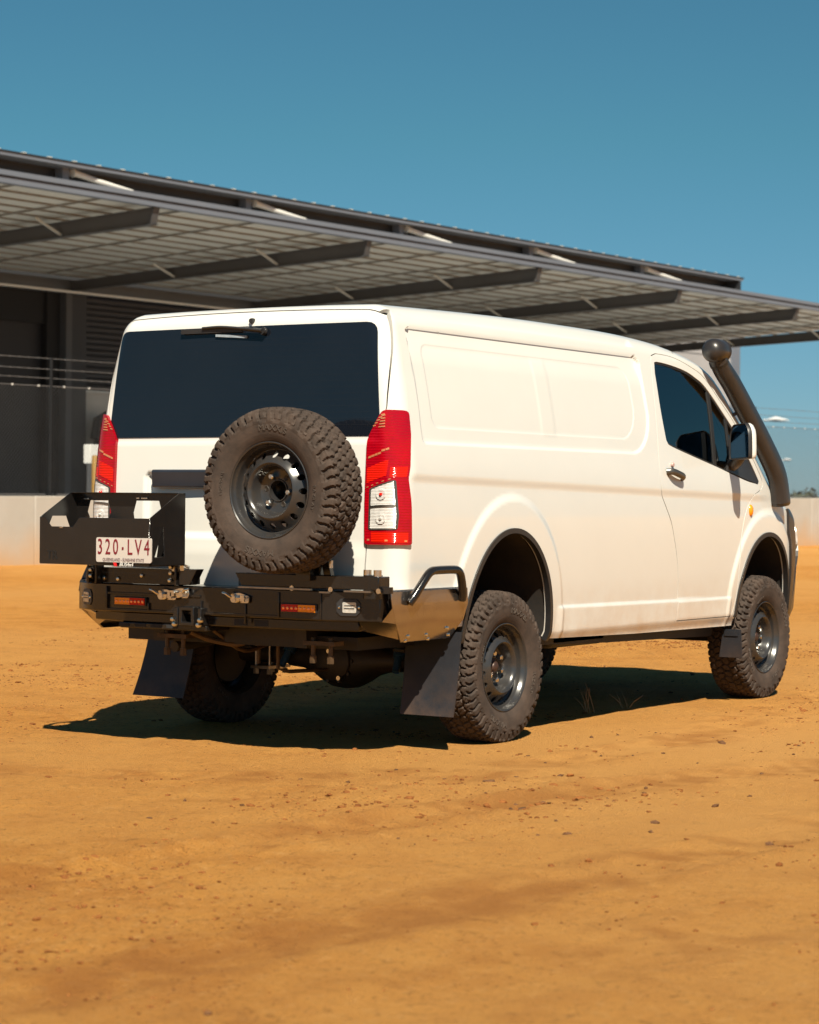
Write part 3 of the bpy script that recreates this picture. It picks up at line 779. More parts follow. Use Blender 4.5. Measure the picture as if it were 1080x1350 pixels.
# ---------------------------------------------------------------- wheels
TR = .385
PROF = smooth_curve([(.0, .3850), (.050, .3840), (.088, .3805), (.104, .3745), (.1150, .3600), (.1215, .3400), (.1265, .3100), (.1245, .2780), (.1170, .2500), (.1080, .2320), (.1020, .2240), (.0850, .2180)], 5)   # (lateral, radius)
def tyre_mesh():
    pr = np.array(PROF); s = np.concatenate([[0], np.cumsum(np.hypot(*np.diff(pr, axis=0).T))])
    k = 64; u = s[-1]*np.linspace(0, 1, k)**1.0
    lat = np.interp(u, s, pr[:, 0]); rad = np.interp(u, s, pr[:, 1])
    lat = np.concatenate([-lat[::-1], lat[1:]]); rad = np.concatenate([rad[::-1], rad[1:]]); U = np.concatenate([-u[::-1], u[1:]])
    n = 620; th = np.linspace(0, 2*math.pi, n, endpoint=False)
    TH, UU = np.meshgrid(th, U, indexing='ij'); RAD = np.tile(rad, (n, 1)); LAT = np.tile(lat, (n, 1))
    C = TH*TR
    NP = 52; pitch = 2*math.pi*TR/NP; row = .0455
    best = np.full(C.shape, 9.); sec = np.full(C.shape, 9.); bx = np.zeros(C.shape); by = np.zeros(C.shape); sx = np.zeros(C.shape); sy = np.zeros(C.shape)
    ci = np.floor(C/pitch)
    for r in range(-2, 3):
        sh = (.5 if r % 2 else 0.)
        for dk in (-1, 0, 1, 2):
            kk = ci+dk
            cx = (kk+sh)*pitch+.006*np.sin(kk*2.1+r*1.7); cy = r*row+.0045*np.cos(kk*math.pi+r)
            dx = C-cx; dy = UU-cy; d = dx*dx+dy*dy*.9+.45*dx*dy*(1 if r % 2 else -1)
            m = d < best
            sec = np.where(m, best, np.minimum(sec, d)); sx = np.where(m, bx, np.where(d <= sec, cx, sx)); sy = np.where(m, by, np.where(d <= sec, cy, sy))
            best = np.where(m, d, best); bx = np.where(m, cx, bx); by = np.where(m, cy, by)
    border = (sec-best)/(2*np.hypot(sx-bx, sy-by)+1e-6)
    groove = 1-sstep(.0028, .0060, border)
    on_tread = 1-sstep(.100, .106, np.abs(UU))
    dep = .0135*groove*on_tread
    # siping across each block
    sip = np.abs(((C-bx)*.8+(UU-by)*.6)); dep += .003*(1-sstep(.0008, .0020, sip))*on_tread*(border > .004)
    # shoulder lugs running down the side
    fr = (C/pitch+.25*np.sign(UU)+.12*np.sin(UU*90)) % 1.0
    cut = 1-sstep(.13, .20, np.abs(fr-.5)); alt = np.floor(C/pitch) % 2
    ends = np.where(alt > 0, .166, .150)
    au = np.abs(UU); sh = sstep(.094, .102, au)*(1-sstep(ends-.006, ends+.002, au))
    dep = np.maximum(dep, .0130*cut*sh)
    fr2 = (C/(pitch*2)+.1*np.sign(UU)) % 1.0
    dep -= .0035*sstep(.110, .114, au)*(1-sstep(ends+.004, ends+.008, au))       # raised lug bases
    tri = np.abs(fr2-.5)*2
    dep += .003*sstep(.118, .122, au)*(1-sstep(.134+.03*tri, .137+.03*tri, au))*sstep(.3, .4, tri)
    # ribs round the side wall
    for q, wd, hh in ((.176, .0025, .0016), (.2285, .002, .0015)): dep -= hh*np.exp(-((au-q)/wd)**2)
    # normal in the profile plane
    dr = np.gradient(rad, U); dl = np.gradient(lat, U); l = np.hypot(dr, dl)+1e-9
    nr, nl = dl/l, -dr/l
    rr = RAD-dep*nr; ll = LAT-dep*nl
    # a little flattening where it stands
    V = np.stack([rr*np.sin(TH), ll, rr*np.cos(TH)], -1).reshape(-1, 3)
    k = len(U); i = np.arange(n)[:, None]; j = np.arange(k-1)[None]
    i2 = (i+1) % n
    F = np.stack([i*k+j, i*k+j+1, i2*k+j+1, i2*k+j], -1).reshape(-1, 4)
    me = bpy.data.meshes.new('tyre')
    vs = V.tolist(); fs = F.tolist(); mi = [0]*len(fs)
    # raised lettering, both sides
    pl = np.array(PROF)
    for side in (-1, 1):
        for word, a0, r0, size, sx_ in (('MAXXIS', 0., .287, .040, 1.15), ('MAXXIS', math.pi, .287, .040, 1.15), ('RAZR AT', math.pi/2, .268, .026, 1.1), ('LT245/75R16', -math.pi/2, .262, .020, 1.0)):
            tv, tf = text_mesh(word, size, .0026, sx=sx_)
            o = len(vs)
            for (x, y, z) in tv:
                r = r0+y; a = a0+x/r0*(1 if side < 0 else -1)
                la = np.interp(-r, -pl[:, 1][8:], pl[:, 0][8:])
                vs.append((r*math.sin(a), side*(la+z+.0009), r*math.cos(a)))
            fs += [tuple(q+o for q in f) for f in tf]; mi += [1]*len(tf)
    me.from_pydata(vs, [], fs); me.materials.append(MT['tyre']); me.materials.append(MT['tyre_text'])
    me.polygons.foreach_set('material_index', mi)
    me.polygons.foreach_set('use_smooth', [m == 0 for m in mi])
    me.set_sharp_from_angle(angle=R_(50))
    return me
TYRE = tyre_mesh()

# steel rim, outer face towards -y, flange plane at y = -.098
def rim_mesh():
    b = MB()
    b.lathe([(.2175, -.060), (.2225, -.100), (.2235, -.106), (.2200, -.108), (.2150, -.104), (.2120, -.092), (.2050, -.084), (.2010, -.075), (.1985, -.056), (.192, -.048), (.188, -.045)], 72, 'y')
    b.lathe([(.2175, -.06), (.190, -.02), (.185, .05), (.21, .10), (.224, .108)], 48, 'y')
    # disc with sixteen windows
    def prof(r): return np.interp(r, [.112, .120, .128, .136, .150, .172, .188], [-.075, -.091, -.096, -.092, -.078, -.057, -.045])
    ring = [(.188*math.cos(a), .188*math.sin(a)) for a in np.linspace(0, 2*math.pi, 96, endpoint=False)]
    inner = [(.112*math.cos(a), .112*math.sin(a)) for a in np.linspace(0, 2*math.pi, 64, endpoint=False)]
    holes = []
    for i in range(16):
        a = 2*math.pi*i/16+.1
        holes.append([((.164+.0150*math.sin(t))*math.cos(a+.0150*math.cos(t)/.164), (.164+.0150*math.sin(t))*math.sin(a+.0150*math.cos(t)/.164)) for t in np.linspace(0, 2*math.pi, 14, endpoint=False)])
    loops = [ring, inner]+holes
    pts = [Vector(q) for L in loops for q in L]; ed = []; o = 0
    for L in loops: ed += [(o+i, o+(i+1) % len(L)) for i in range(len(L))]; o += len(L)
    for r in (.120, .128, .136, .145): pts += [Vector((r*math.cos(a), r*math.sin(a))) for a in np.linspace(0, 2*math.pi, 64, endpoint=False)+.02]
    r_ = delaunay_2d_cdt(pts, ed, [], 0, 1e-8); A = np.array([tuple(q) for q in r_[0]]); T = np.array(r_[2]); c = A[T].mean(1)
    ok = inside(c, np.array(ring))
    for L in loops[1:]: ok &= ~inside(c, np.array(L))
    T = T[ok]; rad = np.hypot(A[:, 0], A[:, 1]); y = prof(rad)
    b.add([(q[0], yy, q[1]) for q, yy in zip(A, y)], T.tolist(), 0, True)
    for L in holes:
        L = np.array(L); rd = np.hypot(L[:, 0], L[:, 1]); yy = prof(rd); k = len(L)
        vs = [(q[0], w_, q[1]) for q, w_ in zip(L, yy)]+[(q[0], w_+.009, q[1]) for q, w_ in zip(L, yy)]
        b.add(vs, [(i, (i+1) % k, k+(i+1) % k, k+i) for i in range(k)], 0, True)
    # bowl and hub flat
    b.lathe([(.112, -.075), (.107, -.050), (.099, -.032), (.086, -.026), (.054, -.026), (.050, -.032), (.0465, -.032), (.0465, .02)], 64, 'y')
    return b
def rim_obj(mats): pass
rb = rim_mesh()
rim0 = rb.build('wheel', MT['rim'], None, angle=35)
RIM = rim0.data; bpy.data.objects.remove(rim0)
nb = MB(); nb.lathe([(0, -.052), (.008, -.052), (.0115, -.048), (.0125, -.034), (.0140, -.024)], 6, 'y'); n0 = nb.build('lug_nut', MT['chrome'], None, angle=30); NUT = n0.data; bpy.data.objects.remove(n0)
hb = MB(); hb.lathe([(0, -.056), (.020, -.055), (.027, -.049), (.030, -.040), (.040, -.034), (.046, -.030)], 24, 'y'); h0 = hb.build('hub_cap', mat('dusty_hub', (.075, .040, .030), .45, metal=.3, var=.4, vscale=30), None); HUB = h0.data; bpy.data.objects.remove(h0)
dbm = MB(); dbm.lathe([(0, .004), (.15, .004), (.16, .012), (.16, .04), (0, .045)], 32, 'y'); d0 = dbm.build('brake_drum', MT['chassis'], None); DRUM = d0.data; bpy.data.objects.remove(d0)

def wheel(name, loc, rot, turn, nuts=range(6), hub=True, drum=True):
    w = bpy.data.objects.new(name, RIM); link(w, van); w.location = loc
    w.rotation_euler = (Matrix.Rotation(rot, 3, 'Z') @ Matrix.Rotation(turn, 3, 'Y')).to_euler()
    t = bpy.data.objects.new('tyre', TYRE); link(t, w)
    for i in nuts:
        a = 2*math.pi*i/6; q = bpy.data.objects.new('lug_nut', NUT); link(q, w); q.location = (.0695*math.cos(a), .004, .0695*math.sin(a)); q.scale = (1.3, 1.15, 1.3)
    if hub: q = bpy.data.objects.new('hub_cap', HUB); link(q, w)
    if drum: q = bpy.data.objects.new('brake_drum', DRUM); link(q, w)
    return w
wheel('wheel', (0, -.835, TR-.009), 0, .35)
wheel('wheel', (3.21, -.835, TR-.009), 0, 1.1)
wheel('wheel', (0, .835, TR-.009), math.pi, .9)
wheel('wheel', (3.21, .835, TR-.009), math.pi, 2.0)
sp = wheel('spare_wheel', (-1.362, -.535, 1.252), -math.pi/2, .12, nuts=(0, 2, 4), hub=False, drum=False)
tag(sp, 'dusty spare wheel on black steel rim mounted flat against the tail')
# dark studs holes of the spare
b = MB()
for i in (1, 3, 5):
    a = 2*math.pi*i/6; b.lathe([(0, -.0265), (.008, -.0265), (.011, -.0285), (.014, -.0262)], 12, 'y', (.0695*math.cos(a), 0, .0695*math.sin(a)))
h = b.build('stud_hole', MT['chassis'], None, stuff=True); h.parent = sp

# ---------------------------------------------------------------- running gear
b = MB(); b.cyl((0, -.70, TR), (0, .70, TR), .052, 16)
b.lathe([(.053, -.36), (.060, -.27), (.080, -.20), (.118, -.135), (.148, -.07), (.156, 0), (.148, .07), (.118, .135), (.080, .20), (.060, .27), (.053, .36)], 24, 'y', (0, .02, TR-.01))
b.lathe([(0, -.175), (.06, -.17), (.105, -.145), (.118, -.09), (.12, 0)], 24, 'x', (0, .02, TR-.01))
for i in range(10):
    a = 2*math.pi*i/10; b.cyl((-.135, .02+.112*math.cos(a), TR-.01+.112*math.sin(a)), (-.10, .02+.112*math.cos(a), TR-.01+.112*math.sin(a)), .011, 6)
b.build('rear_axle', MT['chassis'], van)
b = MB(); b.cyl((-.178, .02, TR+.04), (-.165, .02, TR+.04), .013, 8); b.cyl((-.16, -.03, TR-.1), (-.15, -.03, TR-.1), .012, 8); b.build('drain_plug', MT['chrome'], van, stuff=True)
b = MB(); b.cyl((.15, .02, TR), (2.4, .0, .50), .045, 12); b.build('drive_shaft', MT['chassis'], van)
for s in (-1, 1):
    b = MB()
    for i in range(5):
        L = .70-.12*i; pth = [(x, s*.52, .49-.018*i+.10*(abs(x)/.7)**2) for x in np.linspace(-L, L, 13)]
        for p0, p1 in zip(pth[:-1], pth[1:]): b.beam(p0, p1, .068, .012)
    b.build('leaf_spring', MT['chassis'], van)
    b = MB()
    for x in (-.07, .07):
        for y in (.475, .565):
            b.cyl((x, s*y, .28), (x, s*y, .52), .008, 8, 0); b.cyl((x, s*y, .275), (x, s*y, .30), .016, 6, 0)
    b.box((-.10, s*.52-.06, .305), (.10, s*.52+.06, .32)); b.build('spring_u_bolt', MT['steel'], van, stuff=True)
    b = MB(); b.cyl((-.12, s*.36, .33), (.12, s*.30, .72), .020, 10); b.cyl((-.07, s*.35, .40), (.12, s*.30, .72), .034, 12); b.build('shock_absorber', mat('blue_shock', (.02, .06, .13), .35, coat=.3), van)
    b = MB()
    xs = [(-1.06, .56), (-.55, .60), (.0, .62), (.5, .54), (.9, .45), (2.5, .445), (3.0, .47)]
    for p0, p1 in zip(xs[:-1], xs[1:]): b.beam((p0[0], s*.43, p0[1]), (p1[0], s*.43, p1[1]), .07, .11)
    b.build('chassis_rail', MT['chassis'], van)
b = MB()
for x, z in ((-.95, .56), (-.30, .60), (.62, .50), (1.5, .45), (2.3, .45)): b.box((x-.04, -.43, z-.05), (x+.04, .43, z+.04))
b.build('cross_member', MT['chassis'], van, split=True)
b = MB(); b.box((.72, -.80, .425), (1.35, -.50, .52)); b.box((1.50, -.74, .415), (2.55, -.48, .50)); b.box((.75, .46, .34), (1.55, .80, .52)); b.build('fuel_tank', MT['chassis'], van, bevel=.03, split=True)
b = MB(); b.prism([(.52, .50), (.52, .455), (1.3, .43), (2.2, .412), (2.72, .40), (2.76, .47)], 1, -.80, -.77); b.build('side_rail', MT['chassis'], van)
b = MB(); b.prism([(.52, .50), (.52, .455), (1.3, .43), (2.2, .412), (2.72, .40), (2.76, .47)], 1, .77, .80); b.build('side_rail', MT['chassis'], van)
b = MB(); b.tube(smooth_curve([(2.4, .25, .42), (1.0, .27, .42), (.45, .27, .55), (-.3, .33, .60), (-.62, .40, .50), (-.95, .42, .47)], 5), .028, 10); b.build('exhaust_pipe', MT['chassis'], van)
b = MB(); b.cyl((3.21, -.72, TR), (3.21, .72, TR), .05, 14); b.box((2.95, -.35, .36), (3.45, .35, .5)); b.build('front_axle', MT['chassis'], van)
# brackets and cables seen below the bar
b = MB()
b.tube(smooth_curve([(-1.10, .20, .56), (-1.02, .14, .52), (-.95, .02, .50), (-.9, -.04, .54)], 5), .014, 8)
b.tube(smooth_curve([(-1.05, .10, .57), (-.85, .06, .46), (-.6, .05, .50)], 5), .010, 8)
b.tube([(-.62, .02, .55), (-.62, .02, .36), (-.58, -.02, .345), (-.3, -.06, .34)], .010, 8)
b.tube([(-.62, .14, .55), (-.62, .14, .38)], .009, 8)
b.build('brake_line', MT['rusty'], van, split=True)
b = MB()
for y in (.26, .36, -.52, -.62): b.cyl((-1.08, y, .45), (-1.08, y, .56), .011, 8); b.cyl((-1.08, y, .44), (-1.08, y, .475), .018, 6)
b.box((-1.11, .22, .525), (-1.03, .40, .545)); b.box((-1.11, -.66, .525), (-1.03, -.48, .545))
b.build('shackle_bolt', MT['rusty'], van, stuff=True)
# mud flaps
for s in (-1, 1):
    b = MB(); rows = 9; vs = []
    for i in range(rows):
        t = i/(rows-1); z = .575-.405*t; x = -.470-.055*t-.035*t*t
        yi, yo = .648+.025*t, .962+.015*t+(.035 if s > 0 else 0)*t*t
        for (y, dx) in ((yi, 0), (yo, 0), (yo, .009), (yi, .009)): vs.append((x+dx, s*y, z))
    fs = [(i*4+k, i*4+(k+1) % 4, i*4+4+(k+1) % 4, i*4+4+k) for i in range(rows-1) for k in range(4)]+[(0, 1, 2, 3), tuple(range(rows*4-4, rows*4))]
    b.add(vs, fs, 0, True); b.build('mud_flap', MT['flap'], van, angle=60)
    b = MB(); b.prism([(s*.87, .445), (s*.985, .445), (s*.995, .275), (s*.845, .275)], 0, 2.745, 2.755)
    b.box((2.738, min(s*.88, s*.97), .405), (2.746, max(s*.88, s*.97), .435)); b.build('mud_flap', MT['flap'], van)

# ---------------------------------------------------------------- snorkel
path = smooth_curve([(3.335, -.985, 1.195), (3.328, -.985, 1.245), (3.275, -.980, 1.39), (3.110, -.965, 1.565), (2.92, -.945, 1.745), (2.72, -.925, 1.925), (2.60, -.915, 2.015), (2.54, -.91, 2.075)], 6)
b = MB(); k = len(path); vs = []; nn = 16
for i, q in enumerate(path):
    q = Vector(q); t = (Vector(path[min(i+1, k-1)])-Vector(path[max(i-1, 0)])).normalized()
    side = Vector((0, -1, 0)); side = (side-t*side.dot(t)).normalized(); wd = t.cross(side)
    f = i/(k-1); a = .084*(1-f)+.058*f; c = .045*(1-f)+.056*f
    if i < 3: a *= .86+.05*i; c *= .8+.07*i
    for j in range(nn):
        an = 2*math.pi*j/nn; ca, sa = math.cos(an), math.sin(an)
        p_ = 3.2*(1-f)+2*f
        vs.append(q+wd*a*math.copysign(abs(ca)**(2/p_), ca)+side*c*math.copysign(abs(sa)**(2/p_), sa))
b.add(vs, [(i*nn+j, i*nn+(j+1) % nn, (i+1)*nn+(j+1) % nn, (i+1)*nn+j) for i in range(k-1) for j in range(nn)]+[tuple(range(nn))], 0, True)
for t in (14, 20, 26): b.beam((path[t][0]-.02, -.90, path[t][2]-.05), (path[t][0]-.06, -.86, path[t][2]-.08), .03, .02)
snork = b.build('snorkel', MT['snorkel'], van, angle=50)
b = MB(); c = (2.505, -.91, 2.120)
b.lathe([(0, -.085), (.035, -.080), (.058, -.062), (.070, -.035), (.072, .0), (.070, .04), (.066, .07), (.070, .085), (.066, .092), (.055, .080), (.050, .02)], 24, 'x', c)
b.cyl((2.55, -.91, 2.04), (2.525, -.91, 2.11), .052, 16); b.build('snorkel_head', MT['snorkel'], snork)
b = MB(); b.tube([(2.565, -.91, 2.045), (2.548, -.91, 2.062)], .058, 18); b.build('hose_clamp', MT['chassis'], snork)

# ---------------------------------------------------------------- rear bar
bar_plan = [(-1.02, .95), (-1.07, .940), (-1.135, .885), (-1.225, .705), (-1.225, -.715), (-1.135, -.935), (-1.10, -.952), (-1.02, -.95)]
b = MB()
b.prism(bar_plan, 2, .650, .790)
inner_plan = [(-1.02, .80), (-1.11, .80), (-1.19, .55), (-1.195, .53), (-1.195, -.53), (-1.11, -.80), (-1.02, -.80)]
b.prism(inner_plan, 2, .600, .650)
bar = b.build('rear_bar', MT['black'], van, bevel=.006)
b = MB(); b.prism([(-1.02, .56), (-1.205, .56), (-1.205, .02), (-1.02, .02)], 2, .572, .600); b.build('bar_skirt', MT['black'], bar, bevel=.005)
# raised ribs, recesses and slots on the face
b = MB()
for (y0, y1, z0, z1) in ((.62, .63, .665, .775), (.355, .365, .66, .70), (-.43, -.42, .66, .775), (-.67, -.66, .655, .78), (.03, .04, .60, .72), (-.235, -.225, .62, .72)):
    b.box((-1.234, y0, z0), (-1.222, y1, z1))
b.box((-1.231, -.43, .655), (-1.222, .62, .668)); b.box((-1.231, .04, .735), (-1.222, .62, .748))
b.build('bar_rib', MT['black'], bar, bevel=.002, split=True)
b = MB()
for y in (.53, .43, .33, .23): b.box((-1.2065, y-.035, .580), (-1.2045, y+.035, .596))
for y in (-.18, -.30): b.box((-1.1965, y-.04, .610), (-1.1945, y+.04, .640))
b.build('bar_slot', MT['lining'], bar, split=True)
# tow hitch
b = MB(); b.prism([(-.045, .600), (.045, .600), (.045, .690), (-.045, .690)], 0, -1.262, -1.10, holes=[[(-.028, .617), (.028, .617), (.028, .673), (-.028, .673)]]); b.v = [(x, y+.10, z) for x, y, z in b.v]
b.box((-1.25, .16, .60), (-1.15, .19, .685)); b.box((-1.25, .02, .60), (-1.15, .04, .685)); b.build('tow_hitch', MT['black'], bar, bevel=.003)
b = MB()
for y, z in ((.185, .628), (.02, .628), (.175, .605), (.03, .605)): b.lathe([(0, -1.268), (.010, -1.266), (.014, -1.258), (.014, -1.245)], 8, 'x', (0, y, z))
b.build('hitch_bolt', MT['chrome'], bar, stuff=True)
# strip lamps
for s, y0, y1 in ((1, .372, .572), (-1, -.645, -.440)):
    b = MB(); b.box((-1.236, y0, .682), (-1.220, y1, .727)); l = b.build('strip_lamp', MT['black_plastic'], bar, bevel=.003)
    mid = (y0+y1)/2
    inn, out = ((y0+.006, mid), (mid, y1-.006)) if s > 0 else ((mid, y1-.006), (y0+.006, mid))
    b = MB(); b.box((-1.2395, inn[0], .688), (-1.230, inn[1], .721)); b.build('red_lens', MT['red_bright'], l)
    b = MB(); b.box((-1.2395, out[0], .688), (-1.230, out[1], .721)); b.build('amber_lens', MT['amber'], l)
    b = MB()
    for i in range(4):
        for (q0, q1) in (inn, out):
            y = q0+(q1-q0)*(i+.5)/4; b.lathe([(0, -1.2425), (.006, -1.2415), (.0085, -1.2385)], 8, 'x', (0, y, .704))
    b.build('lamp_diode', MT['reflector'], l, stuff=True)
# square reversing lamps on the angled corners
for s in (1, -1):
    p0, p1 = (np.array((-1.225, .705)), np.array((-1.135, .885))) if s > 0 else (np.array((-1.225, -.715)), np.array((-1.135, -.935))); dv = p1-p0; L = np.linalg.norm(dv); dv /= L; nv = np.array((-abs(dv[1]), -s*0-dv[0]*s*s*0)); nv = np.array((dv[1], -dv[0])); nv = nv if nv[0] < 0 else -nv
    def cq(t, z, d): q = p0+dv*t+nv*d; return (q[0], q[1], z)
    def plate(t0, t1, z0, z1, d0, d1, ch, m=0):
        o_ = [(t0+ch, z0), (t1-ch, z0), (t1, z0+ch), (t1, z1-ch), (t1-ch, z1), (t0+ch, z1), (t0, z1-ch), (t0, z0+ch)]
        b = MB(); vs = [cq(t, z, d0) for t, z in o_]+[cq(t, z, d1) for t, z in o_]
        return b.add(vs, [(i, (i+1) % 8, 8+(i+1) % 8, 8+i) for i in range(8)]+[tuple(range(8)), tuple(range(8, 16))], m)
    l = plate(.030, .145, .675, .755, 0, .006, .02).build('reversing_lamp', MT['black_plastic'], bar, bevel=.002)
    plate(.060, .125, .690, .740, .004, .010, .004).build('white_lens', MT['lamp_white'], l, bevel=.001)
    b = plate(.068, .117, .709, .713, .009, .012, .0005); bb = plate(.068, .117, .722, .726, .009, .012, .0005); b.add(bb.v, bb.f); b.build('lens_bar', MT['chassis'], l, split=True)
    b = MB()
    for t in (.046, .139): q = cq(t, .715, .005); b.lathe([(0, -.006), (.006, -.005), (.007, .004)], 8, 'x', q)
    b.build('screw', MT['chrome'], l, stuff=True)
# corner wings
for s in (1, -1):
    prof = [(.792, .983), (.735, .985), (.715, .985), (.640, .972), (.545, .915)]
    xs0 = {.792: (-1.125, -.442), .735: (-1.115, -.440), .715: (-1.11, -.440), .640: (-1.06, -.458), .545: (-.93, -.500)}
    if s > 0: xs0 = {z: (max(q[0], -1.02), q[1]) for z, q in xs0.items()}
    b = MB(); vs = []; fs = []
    for z, y in prof: vs += [(xs0[z][0], s*y, z), (xs0[z][0]*.0-.78, s*y, z), (xs0[z][1], s*y, z)]
    k = len(prof)
    for i in range(k-1):
        for j in range(2): fs.append((i*3+j, i*3+j+1, i*3+4+j, i*3+3+j))
    n0 = len(vs)
    for z, y in prof: vs += [(xs0[z][0]+.006, s*(y-.012), z-.001), (-.78, s*(y-.012), z-.001), (xs0[z][1]-.002, s*(y-.012), z-.001)]
    for i in range(k-1):
        for j in range(2): fs.append((n0+i*3+j, n0+i*3+3+j, n0+i*3+4+j, n0+i*3+j+1))
    per = [0, 1, 2]+[3*i+2 for i in range(1, k)]+[3*(k-1)+1, 3*(k-1)]+[3*i for i in range(k-2, 0, -1)]
    for a_, b_ in zip(per, per[1:]+per[:1]): fs.append((a_, b_, n0+b_, n0+a_))
    b.add(vs, fs); b.box((-1.10 if s < 0 else -1.0, min(s*.92, s*.968), .786), (-.445, max(s*.92, s*.968), .796))
    wing = b.build('corner_wing', MT['black_metal'], bar, bevel=.003)
    b = MB()
    for x, z, y in ((-.90, .575, .930), (-.74, .575, .930), (-.58, .60, .948), (-.90, .553, .914), (-.70, .553, .914), (-.53, .565, .924)): b.lathe([(0, .012), (.008, .010), (.010, .0)], 8, 'y', (x, 0, z)); n_ = len(b.v); kk = 24; b.v[-kk:] = [(q[0], s*(y+q[1]), q[2]) for q in b.v[-kk:]]
    b.build('wing_bolt', MT['chrome'], bar, stuff=True)
    # gusset between bar end and wing
    b = MB(); gx0 = 0 if s < 0 else .085
    b.add([(-1.13+gx0, s*(.940-gx0*.3), .65), (-1.11+gx0, s*(.984-gx0*.1), .715), (-1.06+gx0*.6, s*.972, .640), (-.95, s*.915, .56), (-1.05, s*.78, .60), (-1.17+gx0*.3, s*(.84-gx0*.4), .65)], [(0, 1, 2), (0, 2, 5), (2, 3, 4), (2, 4, 5)]); b.build('bar_gusset', MT['black_metal'], bar)
    hp = smooth_curve([(-.985, s*.995, .735), (-.955, s*1.010, .775), (-.885, s*1.025, .855), (-.850, s*1.028, .878), (-.80, s*1.028, .884), (-.65, s*1.028, .884), (-.605, s*1.028, .876), (-.575, s*1.024, .850), (-.530, s*1.008, .775), (-.515, s*.995, .735)], 4)
    b = MB(); b.tube(hp, .0205, 12); b.build('side_hoop', MT['black'], bar)

# ---------------------------------------------------------------- swing arms and latches
b = MB()
b.box((-1.215, -.985, .800), (-1.135, -.175, .862)); b.prism([(-.165, .862), (-.205, .800), (-.985, .800), (-.985, .862)], 0, -1.228, -1.215)
arm = b.build('spare_arm', MT['black'], van, bevel=.004)
b = MB(); b.box((-1.20, -.64, .85), (-1.10, -.44, 1.36)); b.prism(round_poly([(-.66, 1.10), (-.40, 1.10), (-.40, 1.40), (-.66, 1.40)], .03), 0, -1.31, -1.20); b.box((-1.255, -.62, .835), (-1.215, -.54, .93)); b.prism([(-.70, .86), (-.66, .86), (-.62, 1.02), (-.66, 1.02)], 0, -1.20, -1.17); b.build('spare_mount', MT['black'], arm, bevel=.004)
b = MB(); b.cyl((-1.185, -.925, .76), (-1.185, -.925, .868), .045, 16); b.cyl((-1.185, -1.00, .785), (-1.185, -1.00, .815), .03, 12); b.build('arm_hinge', MT['black'], arm)
b = MB()
for y in (-.905, -.960): b.cyl((-1.20, y, .862), (-1.20, y, .892), .019, 12)
for y in (-.985, -.72, -.50): b.cyl((-1.232, y, .797), (-1.222, y, .797), .013, 8)
b.cyl((-1.20, -.70, .895), (-1.20, -.70, .93), .011, 8); b.build('arm_bolt', MT['chrome'], arm, stuff=True)
b = MB(); b.box((-1.25, -.62, .790), (-1.235, -.20, .798)); b.box((-1.24, -.95, .788), (-1.21, -.80, .796)); b.box((-1.238, -.72, .779), (-1.226, -.66, .787)); b.build('latch_rod', MT['steel'], arm, split=True)

b = MB(); b.box((-1.215, .115, .795), (-1.135, .77, .868)); b.prism([(.08, .868), (.135, .792), (.76, .792), (.76, .868)], 0, -1.228, -1.215)
b.prism([(.04, .872), (.085, .795), (.15, .795), (.15, .872)], 0, -1.26, -1.20)
for y in (.71, .66, .16): b.box((-1.275, y-.006, .79), (-1.215, y+.006, .898))
rarm = b.build('rack_arm', MT['black'], van, bevel=.003)
b = MB()
for y, z in ((.69, .885), (.69, .855), (.69, .825), (.64, .815), (.40, .832), (.185, .88), (.185, .85), (.19, .815), (.55, .812)): b.lathe([(0, -1.285), (.009, -1.283), (.012, -1.276), (.012, -1.262)], 8, 'x', (.045 if y in (.40, .55, .64) else 0, y, z))
b.build('arm_bolt', MT['chrome'], rarm, stuff=True)
def latch(y, z, sc=1.0, mirror=1, parent=None):
    b = MB(); X = -1.235
    b.prism(round_poly([(-.055, -.022), (.05, -.022), (.062, .0), (.05, .024), (.0, .028), (-.06, .012)], .008), 0, X-.008, X)
    b.box((X-.030, -.045, -.014), (X-.006, -.020, .016)); b.box((X-.030, .012, -.016), (X-.006, .036, .012))
    b.cyl((X-.022, -.05, .004), (X-.022, .045, .004), .0055, 8)
    b.tube(smooth_curve([(X-.02, .03, .0), (X-.035, .045, .012), (X-.04, .06, .022), (X-.036, .082, .027)], 3), .007, 8)
    b.lathe([(0, X-.024), (.016, X-.022), (.020, X-.012), (.020, X-.004)], 14, 'x', (0, .005, -.004))
    b.v = [(x, y+yy*sc*mirror, z+zz*sc) for x, yy, zz in b.v]
    return b.build('toggle_latch', MT['chrome'], parent, bevel=.0015)
latch(.235, .742, 1.0, 1, bar); latch(.155, .752, .95, -1, bar); latch(-.205, .740, .95, 1, bar)

# jerry can rack
b = MB()
X0, X1, Y0, Y1, ZB = -1.530, -1.262, .112, .796, .892
outer = [(Y0, ZB), (Y1, ZB), (Y1, 1.115), (.765, 1.115), (.722, 1.070), (.585, 1.070), (.545, 1.115), (Y0, 1.115)]
b.prism(outer, 0, X0, X0+.004)
back = [(Y0, ZB), (Y1+.01, ZB), (Y1+.01, 1.236), (Y0, 1.236)]
def hexa(y0, y1, z0, z1, c=.03): return [(y0+c, z0), (y1-c, z0), (y1, (z0+z1)/2), (y1-c*.6, z1), (y0+c*.6, z1), (y0, (z0+z1)/2)]
b.prism(back, 0, X1, X1+.004, holes=[hexa(.575, .725, 1.085, 1.198, .03), [(.285, .925), (.40, .925), (.432, 1.14), (.414, 1.198), (.273, 1.198), (.255, 1.14)]])
side = [(X0, ZB), (X1, ZB), (X1, 1.236), (X1-.045, 1.236), (X0, 1.115)]
b.prism(side, 1, Y0-.002, Y0+.002, holes=[[(-1.425, 1.08), (-1.418, .935), (-1.49, .930)]])
